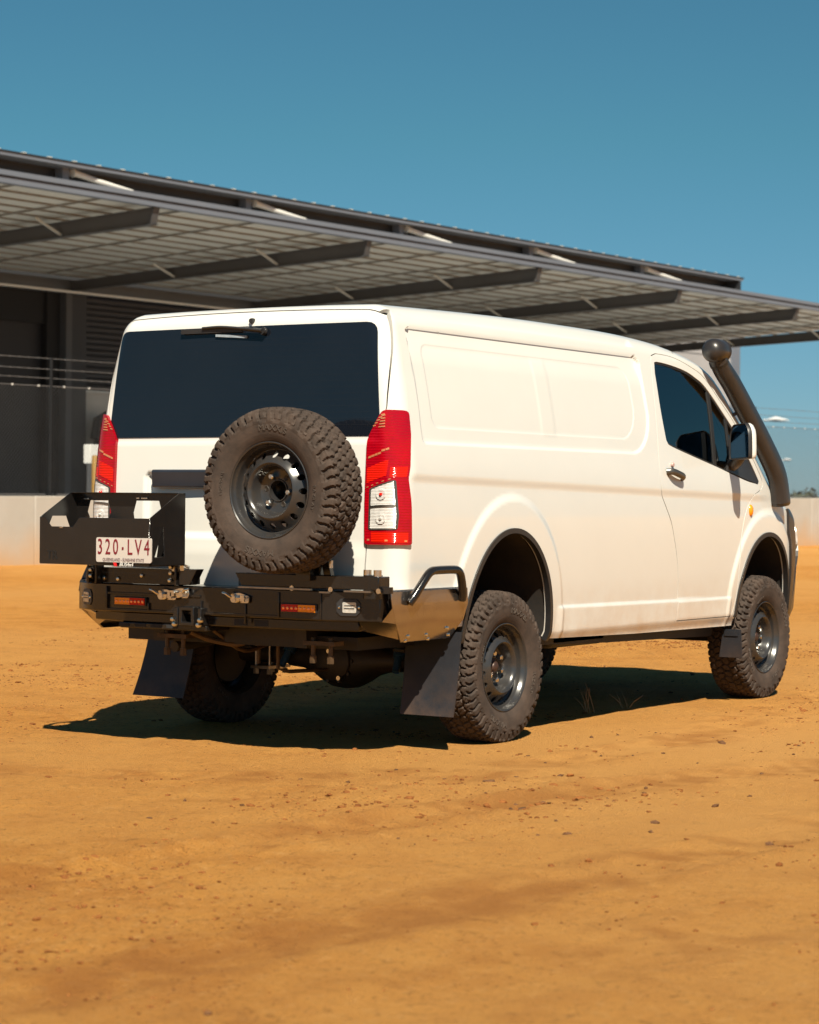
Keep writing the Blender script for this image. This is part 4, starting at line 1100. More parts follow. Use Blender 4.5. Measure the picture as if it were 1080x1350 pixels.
b.prism(side, 1, Y1-.002, Y1+.002, holes=[[(-1.44, 1.12), (-1.34, 1.12), (-1.31, 1.06), (-1.34, 1.0), (-1.45, 1.0), (-1.475, 1.06)]])
b.box((X0, Y0, ZB-.004), (X1, Y1, ZB))
b.prism([(Y0+.02, 1.233), (Y1-.0, 1.233), (Y1-.02, 1.237), (Y0+.02, 1.237)], 0, X1-.045, X1)
rack = b.build('jerry_can_rack', MT['black'], van, bevel=.0012, seg=1)
b = MB()
for q in ((X0-.003, .655, 1.066), (X1-.004, .735, 1.205), (X1-.004, .722, 1.205), (X1-.004, .40, 1.21), (X1-.004, .37, 1.21), (X1-.004, .35, 1.21), (X1-.004, .51, 1.10)): b.box((q[0]-.003, q[1]-.010, q[2]-.004), (q[0]+.003, q[1]+.010, q[2]+.004))
b.build('rack_bolt', MT['chrome'], rack, bevel=.001, stuff=True)
# cut out of the maker's mark, low on the rack
tv, tf = text_mesh('TR', .060, .001, sx=.95)
b = MB(); b.add([(X0-.0015-z, .715-x, .930+y) for x, y, z in tv], tf); b.build('emblem', mat('emblem_black', (.004, .004, .004), .7), rack)
# number plate
b = MB(); PX = X0-.006
b.prism(round_poly([(.092, .905), (.430, .905), (.430, 1.022), (.092, 1.022)], .010, 4), 0, PX-.002, PX+.004)
npl = b.build('number_plate', MT['plate'], van)
b = MB()
for ch, cx in (('3', .405), ('2', .357), ('0', .309), ('L', .222), ('V', .170), ('4', .118)):
    tv, tf = text_mesh(ch, .105, .0012, sx=.66, offset=.0)
    b.add([(PX-.0032-z, cx-x, .975+y) for x, y, z in tv], tf)
b.box((PX-.0045, .260, .966), (PX-.002, .270, .978)); b.build('plate_number', MT['maroon'], npl, stuff=True)
tv, tf = text_mesh('QUEENSLAND - SUNSHINE STATE', .0215, .0006, sx=.78)
b = MB(); b.add([(PX-.0030-z, .262-x, .9165+y) for x, y, z in tv], tf); b.build('plate_slogan', mat('slogan_grey', (.12, .07, .08), .5), npl, stuff=True)
tv, tf = text_mesh('BUS4x4', .026, .0005, sx=1.0, shear=.25)
b = MB(); b.add([(PX-.001-z, .245-x, .895+y) for x, y, z in tv], tf)
st = b.build('sticker_text', MT['white_text'], rack, stuff=True)
b = MB(); b.prism([(.300, .886), (.318, .886), (.325, .904), (.306, .904)], 0, PX-.0015, PX-.0005); b.build('sticker_mark', MT['red_text'], rack)
latch(.155, .876, .9, 1, van)
# ---------------------------------------------------------------- ground
def vnoise(x, y, seed=0):
    xi = np.floor(x).astype(np.int64); yi = np.floor(y).astype(np.int64); fx = x-xi; fy = y-yi
    def h(a, b):
        n = (a*374761393+b*668265263+seed*974634777) & 0xffffffff
        n = ((n ^ (n >> 13))*1274126177) & 0xffffffff
        return ((n ^ (n >> 16)) & 0xffff)/65535.0
    u = fx*fx*fx*(fx*(fx*6-15)+10); v = fy*fy*fy*(fy*(fy*6-15)+10)
    return (h(xi, yi)*(1-u)+h(xi+1, yi)*u)*(1-v)+(h(xi, yi+1)*(1-u)+h(xi+1, yi+1)*u)*v-.5
def axis_lines(lo, hi, step, far_lo, far_hi):
    c = list(np.arange(lo, hi, step)); s = step; x = lo; L = []
    while x > far_lo: s *= 1.13; x -= s; L.append(x)
    s = step; x = c[-1]; Rr = []
    while x < far_hi: s *= 1.13; x += s; Rr.append(x)
    return np.array(L[::-1]+c+Rr)
gx = axis_lines(-6.6, 6.2, .024, -400, 900); gy = axis_lines(-5.6, 3.4, .024, -700, 800)
X, Y = np.meshgrid(gx, gy, indexing='ij')
near = np.clip(1-np.maximum(np.abs(X)-6, 0)/40, 0, 1)*np.clip(1-np.maximum(np.abs(Y)-5, 0)/40, 0, 1)
Z = .030*vnoise(X*.35, Y*.35, 1)+.016*vnoise(X*1.1, Y*1.1, 2)+.010*vnoise(X*2.7, Y*2.7, 3)
fine = sstep(-.05, .22, vnoise(X*.55, Y*.55, 11))
Z += (.005+.010*fine)*vnoise(X*7, Y*7, 4)+(.0030+.009*fine)*vnoise(X*16, Y*16, 5)
DIST_SHADE = np.zeros(X.shape)  # where tracks are darkened: turned soil, plus painted shading of the ruts
def track(pts, w, depth, seed):
    """a pressed wheel track with a crumbled edge"""
    global Z
    P = np.array(smooth_curve(pts, 8)); best = np.full(X.shape, 9.); along = np.zeros(X.shape); s = 0
    m = (X > -8) & (X < 9) & (Y > -7) & (Y < 5)
    xx, yy = X[m], Y[m]; bb = np.full(xx.shape, 9.); al = np.zeros(xx.shape)
    for a, b in zip(P[:-1], P[1:]):
        d = b-a; L = np.linalg.norm(d)
        t = np.clip(((xx-a[0])*d[0]+(yy-a[1])*d[1])/(L*L), 0, 1)
        q = np.hypot(xx-a[0]-t*d[0], yy-a[1]-t*d[1]); c = q < bb
        bb = np.where(c, q, bb); al = np.where(c, s+t*L, al); s += L
    e = bb+.05*vnoise(xx*5, yy*5, seed)
    prof = -depth*(1-sstep(w*.55, w, e))+depth*.75*np.exp(-((e-w*1.2)/(w*.25))**2)*(.4+1.4*(vnoise(xx*9, yy*9, seed+1)+.5))
    prof += -.8*depth*(np.sin(al*52+8*bb*np.sign(np.sin(al*26)))*.5+.5)*(1-sstep(w*.4, w*.9, e))*(vnoise(xx*1.4, yy*1.4, seed+2) > -.1)
    Z[m] += prof*np.clip(.55+1.2*vnoise(xx*.8, yy*.8, seed+3), 0, 1)
    DIST_SHADE[m] = np.maximum(DIST_SHADE[m], (1-sstep(w*.5, w*2.2, e))*np.clip(.35+1.4*vnoise(xx*1.3, yy*1.3, seed+4)+1.1*vnoise(xx*5, yy*5, seed+5)+1.1*vnoise(xx*13, yy*13, seed+6), 0, 1))
track([(-6.6, -1.0), (-4.4, -1.75), (-2.9, -2.0), (-1.2, -2.25), (.4, -2.7), (2.0, -2.9), (5, -2.6)], .16, .016, 21)
track([(-6.6, -2.7), (-4.2, -3.1), (-2.4, -3.35), (-.8, -3.4), (1.2, -3.3), (4, -3.0)], .16, .012, 31)
track([(-3.4, 2.2), (-2.4, .2), (-1.6, -1.0), (-.9, -1.5), (.6, -1.62), (2.2, -1.35), (4.2, -1.2), (6, -1.3)], .15, .010, 41)
track([(-1.2, -4.2), (.6, -3.6), (2.4, -2.6), (4.5, -1.9), (7, -1.6)], .17, .014, 61)
track([(-5.6, -3.6), (-3.6, -4.0), (-1.8, -4.3), (.5, -4.6)], .2, .013, 71)
track([(-6, 1.2), (-3.6, -.4), (-2.3, -1.1), (-1.0, -1.75)], .13, .008, 51)
# firm patches under the tyres
for wx, wy in ((0, -.835), (3.21, -.835), (0, .835), (3.21, .835)):
    q = np.exp(-(((X-wx)/.40)**2+((Y-wy)/.28)**2)**2); Z = Z*(1-q)+(-.001)*q
    ring = np.exp(-((np.hypot((X-wx)/1.25, Y-wy)-.20)/.05)**2); Z += .013*ring*(1-q)*(vnoise(X*14, Y*14, 61)+.5)
Z = Z*near*np.where(np.hypot(X, Y) < 60, 1, 0)
n0, n1 = X.shape; V = np.stack([X, Y, Z], -1).reshape(-1, 3)
i = np.arange(n0-1)[:, None]; j = np.arange(n1-1)[None]; Fq = np.stack([i*n1+j, (i+1)*n1+j, (i+1)*n1+j+1, i*n1+j+1], -1).reshape(-1, 4)
me = bpy.data.meshes.new('ground')
me.vertices.add(len(V)); me.vertices.foreach_set('co', V.ravel()); me.loops.add(Fq.size); me.loops.foreach_set('vertex_index', Fq.ravel().astype(np.int32))
me.polygons.add(len(Fq)); me.polygons.foreach_set('loop_start', np.arange(0, Fq.size, 4, dtype=np.int32)); me.update(calc_edges=True); me.validate()
me.polygons.foreach_set('use_smooth', np.ones(len(Fq), bool))

m, nt, bs = new_mat('red_dirt')
tc = nt.nodes.new('ShaderNodeTexCoord'); co = tc.outputs['Object']
def noise(scale, detail=5, rough=.6, dist=0.):
    n = nt.nodes.new('ShaderNodeTexNoise'); n.inputs['Scale'].default_value = scale; n.inputs['Detail'].default_value = detail; n.inputs['Roughness'].default_value = rough; n.inputs['Distortion'].default_value = dist
    nt.links.new(co, n.inputs['Vector']); return n.outputs['Fac']
def ramp(src, stops):
    r = nt.nodes.new('ShaderNodeValToRGB'); e = r.color_ramp.elements
    for k, (p_, c) in enumerate(stops):
        if k < 2: e[k].position = p_; e[k].color = (*c, 1)
        else: q = e.new(p_); q.color = (*c, 1)
    nt.links.new(src, r.inputs['Fac']); return r.outputs['Color']
def mixc(a, b, fac, mode='MIX'):
    x = nt.nodes.new('ShaderNodeMix'); x.data_type = 'RGBA'; x.blend_type = mode
    for s_, v in ((6, a), (7, b)):
        if isinstance(v, tuple): x.inputs[s_].default_value = (*v, 1)
        else: nt.links.new(v, x.inputs[s_])
    if isinstance(fac, float): x.inputs[0].default_value = fac
    else: nt.links.new(fac, x.inputs[0])
    return x.outputs[2]
base = ramp(noise(.45, 6, .6), [(.30, (.56, .232, .044)), (.70, (.62, .288, .064))])
mid = ramp(noise(2.6, 8, .68, .5), [(.34, (.40, .148, .030)), (.56, (.60, .275, .062)), (.78, (.67, .345, .095))])
c1 = mixc(base, mid, .55)
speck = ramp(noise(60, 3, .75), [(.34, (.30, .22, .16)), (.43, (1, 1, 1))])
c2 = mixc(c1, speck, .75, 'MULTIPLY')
ridge_shade = ramp(noise(11, 8, .82, 1.8), [(.375, (.26, .18, .13)), (.44, (1, 1, 1))])  # dark flecks painting the shadows of small ridges and tread prints into the colour
light = ramp(noise(21, 6, .75), [(.52, (0, 0, 0)), (.68, (.6, .6, .6))])
c2 = mixc(c2, (.66, .36, .125), light)
c2 = mixc(c2, ridge_shade, .8, 'MULTIPLY')
dust = ramp(noise(.16, 4, .5), [(.38, (0, 0, 0)), (.68, (1, 1, 1))])
c3 = mixc(c2, (.60, .305, .092), dust)
an = nt.nodes.new('ShaderNodeAttribute'); an.attribute_name = 'disturbed_shade'
sc_ = nt.nodes.new('ShaderNodeMath'); sc_.operation = 'MULTIPLY'; sc_.inputs[1].default_value = .62; nt.links.new(an.outputs['Fac'], sc_.inputs[0])
c3 = mixc(c3, (.345, .130, .030), sc_.outputs[0])  # darker turned soil that also paints in the weak shading of the tracks
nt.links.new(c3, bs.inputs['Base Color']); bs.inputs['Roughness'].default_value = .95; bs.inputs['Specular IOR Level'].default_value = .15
bp = nt.nodes.new('ShaderNodeBump'); bp.inputs['Strength'].default_value = 1.0; bp.inputs['Distance'].default_value = .022
hx = nt.nodes.new('ShaderNodeMath'); hx.operation = 'ADD'; nt.links.new(noise(38, 8, .75), hx.inputs[0]); nt.links.new(noise(130, 4, .7), hx.inputs[1])
nt.links.new(hx.outputs[0], bp.inputs['Height']); nt.links.new(bp.outputs[0], bs.inputs['Normal'])
at = me.attributes.new('disturbed_shade', 'FLOAT', 'POINT'); at.data.foreach_set('value', DIST_SHADE.ravel().astype(np.float32))
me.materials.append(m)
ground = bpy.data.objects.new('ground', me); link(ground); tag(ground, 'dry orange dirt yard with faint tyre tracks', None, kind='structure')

def ground_z(x, y):
    ix = np.clip(np.searchsorted(gx, x)-1, 0, len(gx)-2); iy = np.clip(np.searchsorted(gy, y)-1, 0, len(gy)-2)
    return Z[ix, iy]
# loose clods and small stones
ico = bmesh.new(); bmesh.ops.create_icosphere(ico, subdivisions=1, radius=1); icv = np.array([v.co[:] for v in ico.verts]); icf = np.array([[v.index for v in f.verts] for f in ico.faces]); ico.free()
def clods(name, xy, size, flat, material, label):
    k = len(xy); ang = rng.uniform(0, 6.28, k); ca, sa = np.cos(ang), np.sin(ang)
    v = icv[None]*(1+rng.uniform(-.38, .38, (k, len(icv), 1)))
    v = v*np.stack([size*rng.uniform(.7, 1.5, k), size*rng.uniform(.6, 1.1, k), size*flat], 1)[:, None]
    x = v[..., 0]*ca[:, None]-v[..., 1]*sa[:, None]; y = v[..., 0]*sa[:, None]+v[..., 1]*ca[:, None]
    z = v[..., 2]+(ground_z(xy[:, 0], xy[:, 1])+size*flat*.25)[:, None]
    v = np.stack([x+xy[:, :1], y+xy[:, 1:2], z], -1).reshape(-1, 3)
    f = (icf[None]+(np.arange(k)*len(icv))[:, None, None]).reshape(-1, 3)
    me = bpy.data.meshes.new(name); me.from_pydata(v.tolist(), [], f.tolist()); me.materials.append(material)
    o = bpy.data.objects.new(name, me); link(o); tag(o, label, None, kind='stuff'); return o
def in_van(q): return (q[:, 0] > -.6) & (q[:, 0] < 3.7) & (np.abs(np.abs(q[:, 1])-.83) < .2)
cl = np.stack([rng.uniform(-6.4, 9, 70000), rng.uniform(-5.4, 7, 70000)], 1)
dens = sstep(.02, .30, vnoise(cl[:, 0]*.55, cl[:, 1]*.55, 11))+.6*sstep(.12, .3, vnoise(cl[:, 0]*2.2, cl[:, 1]*2.2, 71))+.04
cl = cl[(rng.uniform(0, 1, len(cl)) < dens*.9) & ~in_van(cl)]
sz = np.clip(rng.lognormal(-5.4, .55, len(cl)), .0025, .019)
clods('dirt_clods', cl, sz, rng.uniform(.25, .6, len(cl)), mat('dry_clods', (.27, .105, .030), .95, col2=(.14, .050, .016), vscale=3, spec=.1), 'loose dry clods strewn over the dirt')
st = np.stack([rng.uniform(-6.0, 6, 700), rng.uniform(-5.2, 3, 700)], 1)
dn = sstep(.0, .3, vnoise(st[:, 0]*.5+9, st[:, 1]*.5, 12)); st = st[(rng.uniform(0, 1, len(st)) < dn) & ~in_van(st)]
clods('gravel', st, np.clip(rng.lognormal(-4.75, .4, len(st)), .004, .022), rng.uniform(.4, .7, len(st)), mat('grey_stones', (.15, .075, .038), 1.0, col2=(.085, .045, .025), vscale=5, spec=.02), 'small grey stones scattered on the dirt')
# dry grass stalks beside the van
for (x, y, nst, h) in ((1.68, -.52, 7, .20), (2.05, -.56, 4, .15)):
    b = MB()
    for i in range(nst):
        a = rng.uniform(0, 6.28); ln = h*rng.uniform(.5, 1.0); le = rng.uniform(.1, .9)
        q0 = np.array((x+rng.uniform(-.03, .03), y+rng.uniform(-.03, .03), -.005)); dv = np.array((math.cos(a)*le, math.sin(a)*le, 1)); dv /= np.linalg.norm(dv)
        b.tube([q0, q0+dv*ln*.5, q0+dv*ln+np.array((math.cos(a), math.sin(a), -.2))*.03*le], [.0022, .0016, .0006], 4)
    o = b.build('dry_grass_tuft', mat('straw', (.42, .24, .10), .8, var=.3), None, origin=(x, y, 0))
    tag(o, 'taller splayed dry grass tuft in the van\'s shadow' if nst > 5 else 'short sparse dry grass tuft at the shadow edge', 'grass tuft')

# ---------------------------------------------------------------- the site behind: frame along the building (e, n)
TH = -.07925
E = np.array((math.cos(TH), math.sin(TH))); NN = np.array((-math.sin(TH), math.cos(TH)))
T1 = np.array((30.858, 26.566))
def B(e, n, z): q = T1+E*e+NN*n; return (q[0], q[1], z)
class BB(MB):
    """boxes and bars in the building frame (e along the front, n towards the back)"""
    def bbox(s, e0, e1, n0, n1, z0, z1, m=0):
        vs = [B(e, n, z) for z in (z0, z1) for (e, n) in ((e0, n0), (e1, n0), (e1, n1), (e0, n1))]
        return s.add(vs, [(0, 3, 2, 1), (4, 5, 6, 7), (0, 1, 5, 4), (1, 2, 6, 5), (2, 3, 7, 6), (3, 0, 4, 7)], m)
    def bar(s, p, q, w, h, m=0): return s.beam(B(*p), B(*q), w, h, m)
MS = dict(
    steel_grey=mat('galvanised_grey_steel', (.135, .135, .145), .55, metal=.0, var=.2, vscale=.8),
    beam=mat('painted_beam', (.085, .09, .097), .6, var=.15, vscale=.6),
    soffit=mat('zincalume_sheet', (.52, .54, .52), .55, var=.12, vscale=.4),
    purlin=mat('galvanised_purlin', (.22, .215, .20), .5, var=.3, vscale=1.5),
    fascia=mat('dark_grey_fascia', (.020, .022, .027), .5, var=.2, vscale=.5),
    trim=mat('grey_blue_trim', (.135, .155, .195), .5, var=.1, vscale=.5),
    white=mat('white_steel', (.62, .62, .60), .5),
    wall=mat('grey_wall_panel', (.034, .036, .042), .7, var=.12, vscale=.3),
    door=mat('roller_shutter', (.034, .035, .042), .55, var=.15, vscale=.5),
    dark=mat('dark_opening', (.005, .005, .006), .8),
    column=mat('column_grey', (.062, .065, .072), .6, var=.1),
    pillar=mat('pale_grey_concrete', (.33, .32, .33), .8, var=.08, vscale=.7),
)
wh = empty('warehouse', B(0, 11, 0)); tag(wh, 'long grey warehouse with a deep steel framed awning over its loading docks', 'warehouse')
def soff(n): return 8.10-.046*n                              # underside of the sheeting
EA, EZ = -22., 41.0
b = BB()
b.add([B(EA, 0, soff(0)), B(EZ, 0, soff(0)), B(EZ, 11, soff(11)), B(EA, 11, soff(11)), B(EA, 0, soff(0)+.05), B(EZ, 0, soff(0)+.05), B(EZ, 11, soff(11)+.05), B(EA, 11, soff(11)+.05)], [(0, 1, 2, 3), (4, 7, 6, 5), (0, 4, 5, 1), (1, 5, 6, 2), (2, 6, 7, 3), (3, 7, 4, 0)])
b.build('awning_sheet', MS['soffit'], wh)
for k in range(15):                                            # purlins along the building
    n = .45+k*.73; b = BB(); b.bar((EA, n, soff(n)-.03), (EZ, n, soff(n)-.022), .05, .04); b.build('purlin', MS['purlin'], wh)
for k in range(-8, 16):                                       # bridging between purlins, three rows a bay
    e = k*2.667+1.333
    b = BB(); b.bar((e, .3, soff(.3)-.035), (e, 10.8, soff(10.8)-.028), .05, .036); b.build('bridging', MS['purlin'], wh)
for k in range(-2, 6):
    e = k*8.0
    b = BB()
    zt, zb = lambda n: soff(n)-.14, lambda n: 7.55-.034*n
    # web and flanges of the tapered cantilever, its tip cut on the slant
    for (w, lo, hi) in ((.03, zb, zt), (.22, zb, lambda n: zb(n)+.02), (.22, lambda n: zt(n)-.02, zt)):
        pts = [(-w/2), (w/2)]; vs = []
        for ew in pts:
            for (n_, f) in ((.10, lo), (-.02, hi), (11, hi), (11, lo)):
                vs.append(B(e+ew, n_+(.0 if f is hi else .10), f(n_)))
        b.add(vs, [(0, 1, 2, 3), (7, 6, 5, 4), (0, 4, 5, 1), (1, 5, 6, 2), (2, 6, 7, 3), (3, 7, 4, 0)])
    bm_ = b.build('awning_beam', MS['beam'], wh)
    b = BB(); b.bar((e, .08, 7.55), (e, -.03, 7.95), .20, .012); b.build('end_plate', MS['column'], bm_)
    b = BB()
    for n in (3.1, 6.9):
        b.bar((e-.03, n, zb(n)+.06), (e-.75, n+.15, soff(n)-.10), .05, .05)
    b.build('fly_brace', MS['soffit'], bm_, split=True)
# front edge: gutter, trims, upper fascia standing back
b = BB(); b.bbox(EA, EZ, -.10, .10, 7.965, 8.095); b.build('awning_gutter', MS['trim'], wh)
b = BB(); b.bbox(EA, EZ, -.06, .10, 8.095, 8.125); b.build('gutter_joint', MS['fascia'], wh)
b = BB(); b.bbox(EA, EZ, -.14, .06, 8.125, 8.235); b.build('edge_trim', MS['trim'], wh)
b = BB(); b.bbox(EA, 27.9, .55, .62, 8.10, 8.575); b.build('upper_fascia', MS['fascia'], wh)
b = BB(); b.bbox(EA, 28.1, -.02, .66, 8.575, 8.655); b.build('roof_capping', MS['trim'], wh)
b = BB(); b.bbox(27.85, 27.95, -.02, .62, 8.20, 8.575); b.build('fascia_end', MS['fascia'], wh)
b = BB(); b.add([B(EA, -.04, 8.657), B(28.15, -.04, 8.657), B(28.15, 11, 8.30), B(EA, 11, 8.30), B(EA, -.04, 8.685), B(28.15, -.04, 8.685), B(28.15, 11, 8.33), B(EA, 11, 8.33)], [(0, 1, 2, 3), (4, 7, 6, 5), (0, 4, 5, 1), (1, 5, 6, 2), (2, 6, 7, 3), (3, 7, 4, 0)]); b.build('roof_sheet', MS['fascia'], wh)
b = BB()
for e in np.arange(EA+.3, 28, .76):
    b.bbox(e, e+.11, -.05, .5, 8.683, 8.702)
o = b.build('roof_rib', MS['soffit'], wh); tag(o, kind='stuff')
for k in range(-3, 5):
    e = -2.6+k*6.2
    if e > 27: continue
    b = BB(); b.bbox(e-.10, e+.10, .30, .54, 8.235, 8.575); b.build('fascia_post', MS['trim'], wh)
    b = BB(); b.tube([B(e+.25, .30, 8.50), B(e+.9, .12, 8.36), B(e+1.75, -.08, 8.23)], [.075, .055, .03], 8); b.lathe([(0, 0), (.10, .0), (.10, .05)], 10, 'x', B(e+.22, .32, 8.50)); b.build('sunlit_brace', MS['white'], wh)  # diagonal brace, its sunlit slice shaped as a tapered white tube
# wall behind: columns, shutters, openings
b = BB(); b.bbox(-22, 47.2, 11.6, 11.9, 0, 8.3); b.build('rear_wall', MS['wall'], wh)
b = BB(); b.bbox(EA, 41, 11.0, 11.25, 7.12, 7.50); b.build('header_beam', MS['beam'], wh)
for k in range(-2, 6):
    e = k*8.0-.28
    b = BB(); b.bbox(e, e+.24, 10.95, 11.25, 0, 7.2); b.build('column', MS['column'], wh)
    b = BB(); b.bbox(e+.26, e+1.12, 11.25, 11.4, 0, 7.12); b.build('wall_panel', MS['wall'], wh)
# open dark dock with a half lowered shutter, left of the column
b = BB(); b.bbox(.9, 7.7, 11.3, 11.55, 6.2, 7.12); b.build('dock_head', MS['dark'], wh)
b = BB(); b.bbox(.9, 7.2, 11.45, 11.58, 0, 6.2); b.build('dock_shutter', mat('dark_shutter', (.012, .012, .015), .6, var=.2, vscale=.5), wh)
b = BB(); b.bbox(7.2, 7.7, 11.2, 11.6, 0, 7.12); b.build('dock_recess', MS['dark'], wh)
# ribbed roller shutter, raised off the ground
sh = None
def shutter(e0, e1, z0, z1, n, parent):
    first = None
    k = int((z1-z0)/.17)
    for i in range(k):
        z = z0+(z1-z0)*i/k; h = (z1-z0)/k
        if first is None:
            b = BB(); vs = []
            for e in (e0, e1):
                for (nn, zz) in ((n, z+.012), (n-.035, z+h*.25), (n-.035, z+h*.75), (n, z+h-.012), (n+.02, z+h-.012), (n+.02, z+.012)): vs.append(B(e, nn, zz))
            b.add(vs, [(0, 1, 7, 6), (1, 2, 8, 7), (2, 3, 9, 8), (3, 4, 10, 9), (4, 5, 11, 10), (5, 0, 6, 11), (0, 5, 4, 3, 2, 1), (6, 7, 8, 9, 10, 11)])
            first = b.build('slat', MS['door'], parent); z_first = z
        else:
            o = first.copy(); COL.objects.link(o); o.location.z = first.location.z+(z-z_first)
b = BB(); b.bbox(8.84, 15.5, 11.42, 11.50, 4.36, 7.12); d1 = b.build('roller_door', MS['dark'], wh); shutter(8.85, 15.5, 4.36, 7.10, 11.40, d1)
b = BB(); b.bbox(8.84, 15.5, 11.34, 11.42, 4.28, 4.345); b.build('shutter_edge', MS['white'], d1)
b = BB(); b.bbox(17.0, 23.4, 11.42, 11.50, 0, 7.12); d2 = b.build('roller_door', MS['dark'], wh); shutter(17.0, 23.4, .2, 7.10, 11.40, d2)
b = BB(); b.bbox(8.84, 15.5, 11.50, 11.58, 2.75, 4.28); b.build('dock_interior', mat('dim_beige_interior', (.55, .52, .48), .8, var=.2, vscale=1), wh)
b = BB(); b.bbox(8.84, 15.5, 11.50, 11.58, 0, 2.75); b.build('dock_interior', MS['dark'], wh)
# pipe slung under the awning
b = BB(); b.bar((EA, 10.4, 7.08), (41, 10.4, 7.08), .06, .06)
for e in np.arange(-20, 41, 2.73): b.bar((e-.25, 10.4, 7.10), (e-.25, 10.4, 7.45), .045, .03)
b.build('slung_pipe', MS['white'], wh)
# end wall
b = BB(); b.bbox(41.2, 47.1, 11.0, 11.5, 0, 8.9); b.build('end_wall', MS['pillar'], wh)
b = BB(); b.bbox(41.15, 47.15, 10.99, 11.0, 7.42, 7.45); b.build('wall_joint', MS['column'], wh)
b = BB(); b.bbox(47.1, 47.75, 10.9, 11.6, 0, 8.9); b.build('corner_trim', MS['trim'], wh)

# ---------------------------------------------------------------- forklift parked in the dock, white switchboard, bollard
fk = empty('forklift', B(9.35, 10.9, 0)); tag(fk, 'dark forklift parked under the half raised shutter behind the fence', 'forklift')
b = BB(); b.tube([B(8.9+.75*t, 10.9, z) for t, z in ((0, 2.9), (.15, 3.45), (.6, 3.6), (1.0, 3.35), (1.2, 2.9))], .16, 8); b.build('overhead_guard', MT['lining'], fk)
b = BB(); b.bbox(8.9, 10.2, 10.4, 11.2, .5, 2.1); b.bbox(9.0, 9.8, 10.6, 11.1, 2.1, 3.5); b.build('chassis', MT['lining'], fk, bevel=.08)
for e in (9.2, 10.0):
    b = BB(); q = B(e, 10.35, .42); b.lathe([(0, -.1), (.3, -.12), (.42, -.1), (.42, .1), (.3, .12), (0, .1)], 16, 'y', q); b.build('wheel', MT['tyre'], fk)
b = BB(); b.bbox(9.0, 9.35, 10.36, 10.40, 2.55, 2.62); b.build('trim_rail', MS['white'], fk)
sb = empty('switchboard', B(-4.44, -2.5, 0)); tag(sb, 'pale switchboard box on legs behind the yellow bollard', 'switchboard')
b = BB(); b.bbox(-4.62, -4.27, -2.6, -2.4, 1.90, 2.30); b.build('box', MS['white'], sb, bevel=.01)
b = BB(); b.bbox(-4.62, -4.55, -2.6, -2.5, 0, 1.90); b.build('leg', MS['column'], sb); b = BB(); b.bbox(-4.34, -4.27, -2.6, -2.5, 0, 1.90); b.build('leg', MS['column'], sb)
bl = BB(); c = B(-4.88, -3.0, 0); bl.lathe([(.0, 2.07), (.05, 2.06), (.065, 2.03), (.067, 0)], 16, 'z', c)
o = bl.build('bollard', mat('yellow_paint', (.30, .165, .03), .5, var=.25, vscale=3), None, origin=c); tag(o, 'tall yellow bollard behind the fence, beside the left tail light', 'bollard')
b = BB(); b.bbox(-30, 60, -6.0, 30, -.02, .012); o = b.build('hardstand', mat('grey_concrete_slab', (.40, .41, .42), .85, var=.1, vscale=.2), None); tag(o, None, None, kind='structure')

# ---------------------------------------------------------------- perimeter wall and chain link fence
NW = -7.26; E0 = -11.354                                       # wall face; E0 is where the left picture edge meets it
def wtop(e): return 1.205+.0045*(e-E0)
cw = empty('perimeter_wall', B(0, NW, 0)); tag(cw, 'low pale concrete wall along the far edge of the dirt yard', 'wall')
mw = mat('pale_concrete', (.40, .38, .35), .85, col2=(.345, .32, .285), vscale=.7, bump=.1, bscale=30)
nt = mw.node_tree                                              # dirt splashed up from the yard
tc = nt.nodes.new('ShaderNodeTexCoord'); sep = nt.nodes.new('ShaderNodeSeparateXYZ'); nt.links.new(tc.outputs['Object'], sep.inputs[0])
nz = nt.nodes.new('ShaderNodeTexNoise'); nz.inputs['Scale'].default_value = 1.3; nz.inputs['Detail'].default_value = 5; nt.links.new(tc.outputs['Object'], nz.inputs['Vector'])
ad = nt.nodes.new('ShaderNodeMath'); ad.operation = 'MULTIPLY_ADD'; ad.inputs[1].default_value = -.9; nt.links.new(nz.outputs['Fac'], ad.inputs[0]); nt.links.new(sep.outputs['Z'], ad.inputs[2])
mr = nt.nodes.new('ShaderNodeMapRange'); mr.inputs[1].default_value = -.45; mr.inputs[2].default_value = .30; mr.inputs[3].default_value = .75; mr.inputs[4].default_value = 0.; nt.links.new(ad.outputs[0], mr.inputs[0])
mx = nt.nodes.new('ShaderNodeMix'); mx.data_type = 'RGBA'; old = nt.nodes['Principled BSDF'].inputs['Base Color'].links[0].from_socket
nt.links.new(old, mx.inputs[6]); mx.inputs[7].default_value = (.45, .26, .11, 1); nt.links.new(mr.outputs[0], mx.inputs[0]); nt.links.new(mx.outputs[2], nt.nodes['Principled BSDF'].inputs['Base Color'])
e = E0-14.0
while e < E0+60:
    e1 = e+7.4; b = BB(); g_ = .006
    vs = [B(a, n, z) for a in (e+g_, e1-g_) for (n, z) in ((NW, -.1), (NW, wtop(a)), (NW+.18, wtop(a)), (NW+.18, -.1))]
    b.add(vs, [(0, 1, 2, 3), (7, 6, 5, 4), (0, 4, 5, 1), (1, 5, 6, 2), (2, 6, 7, 3), (3, 7, 4, 0)]); b.build('wall_panel', mw, cw, bevel=.012); e = e1

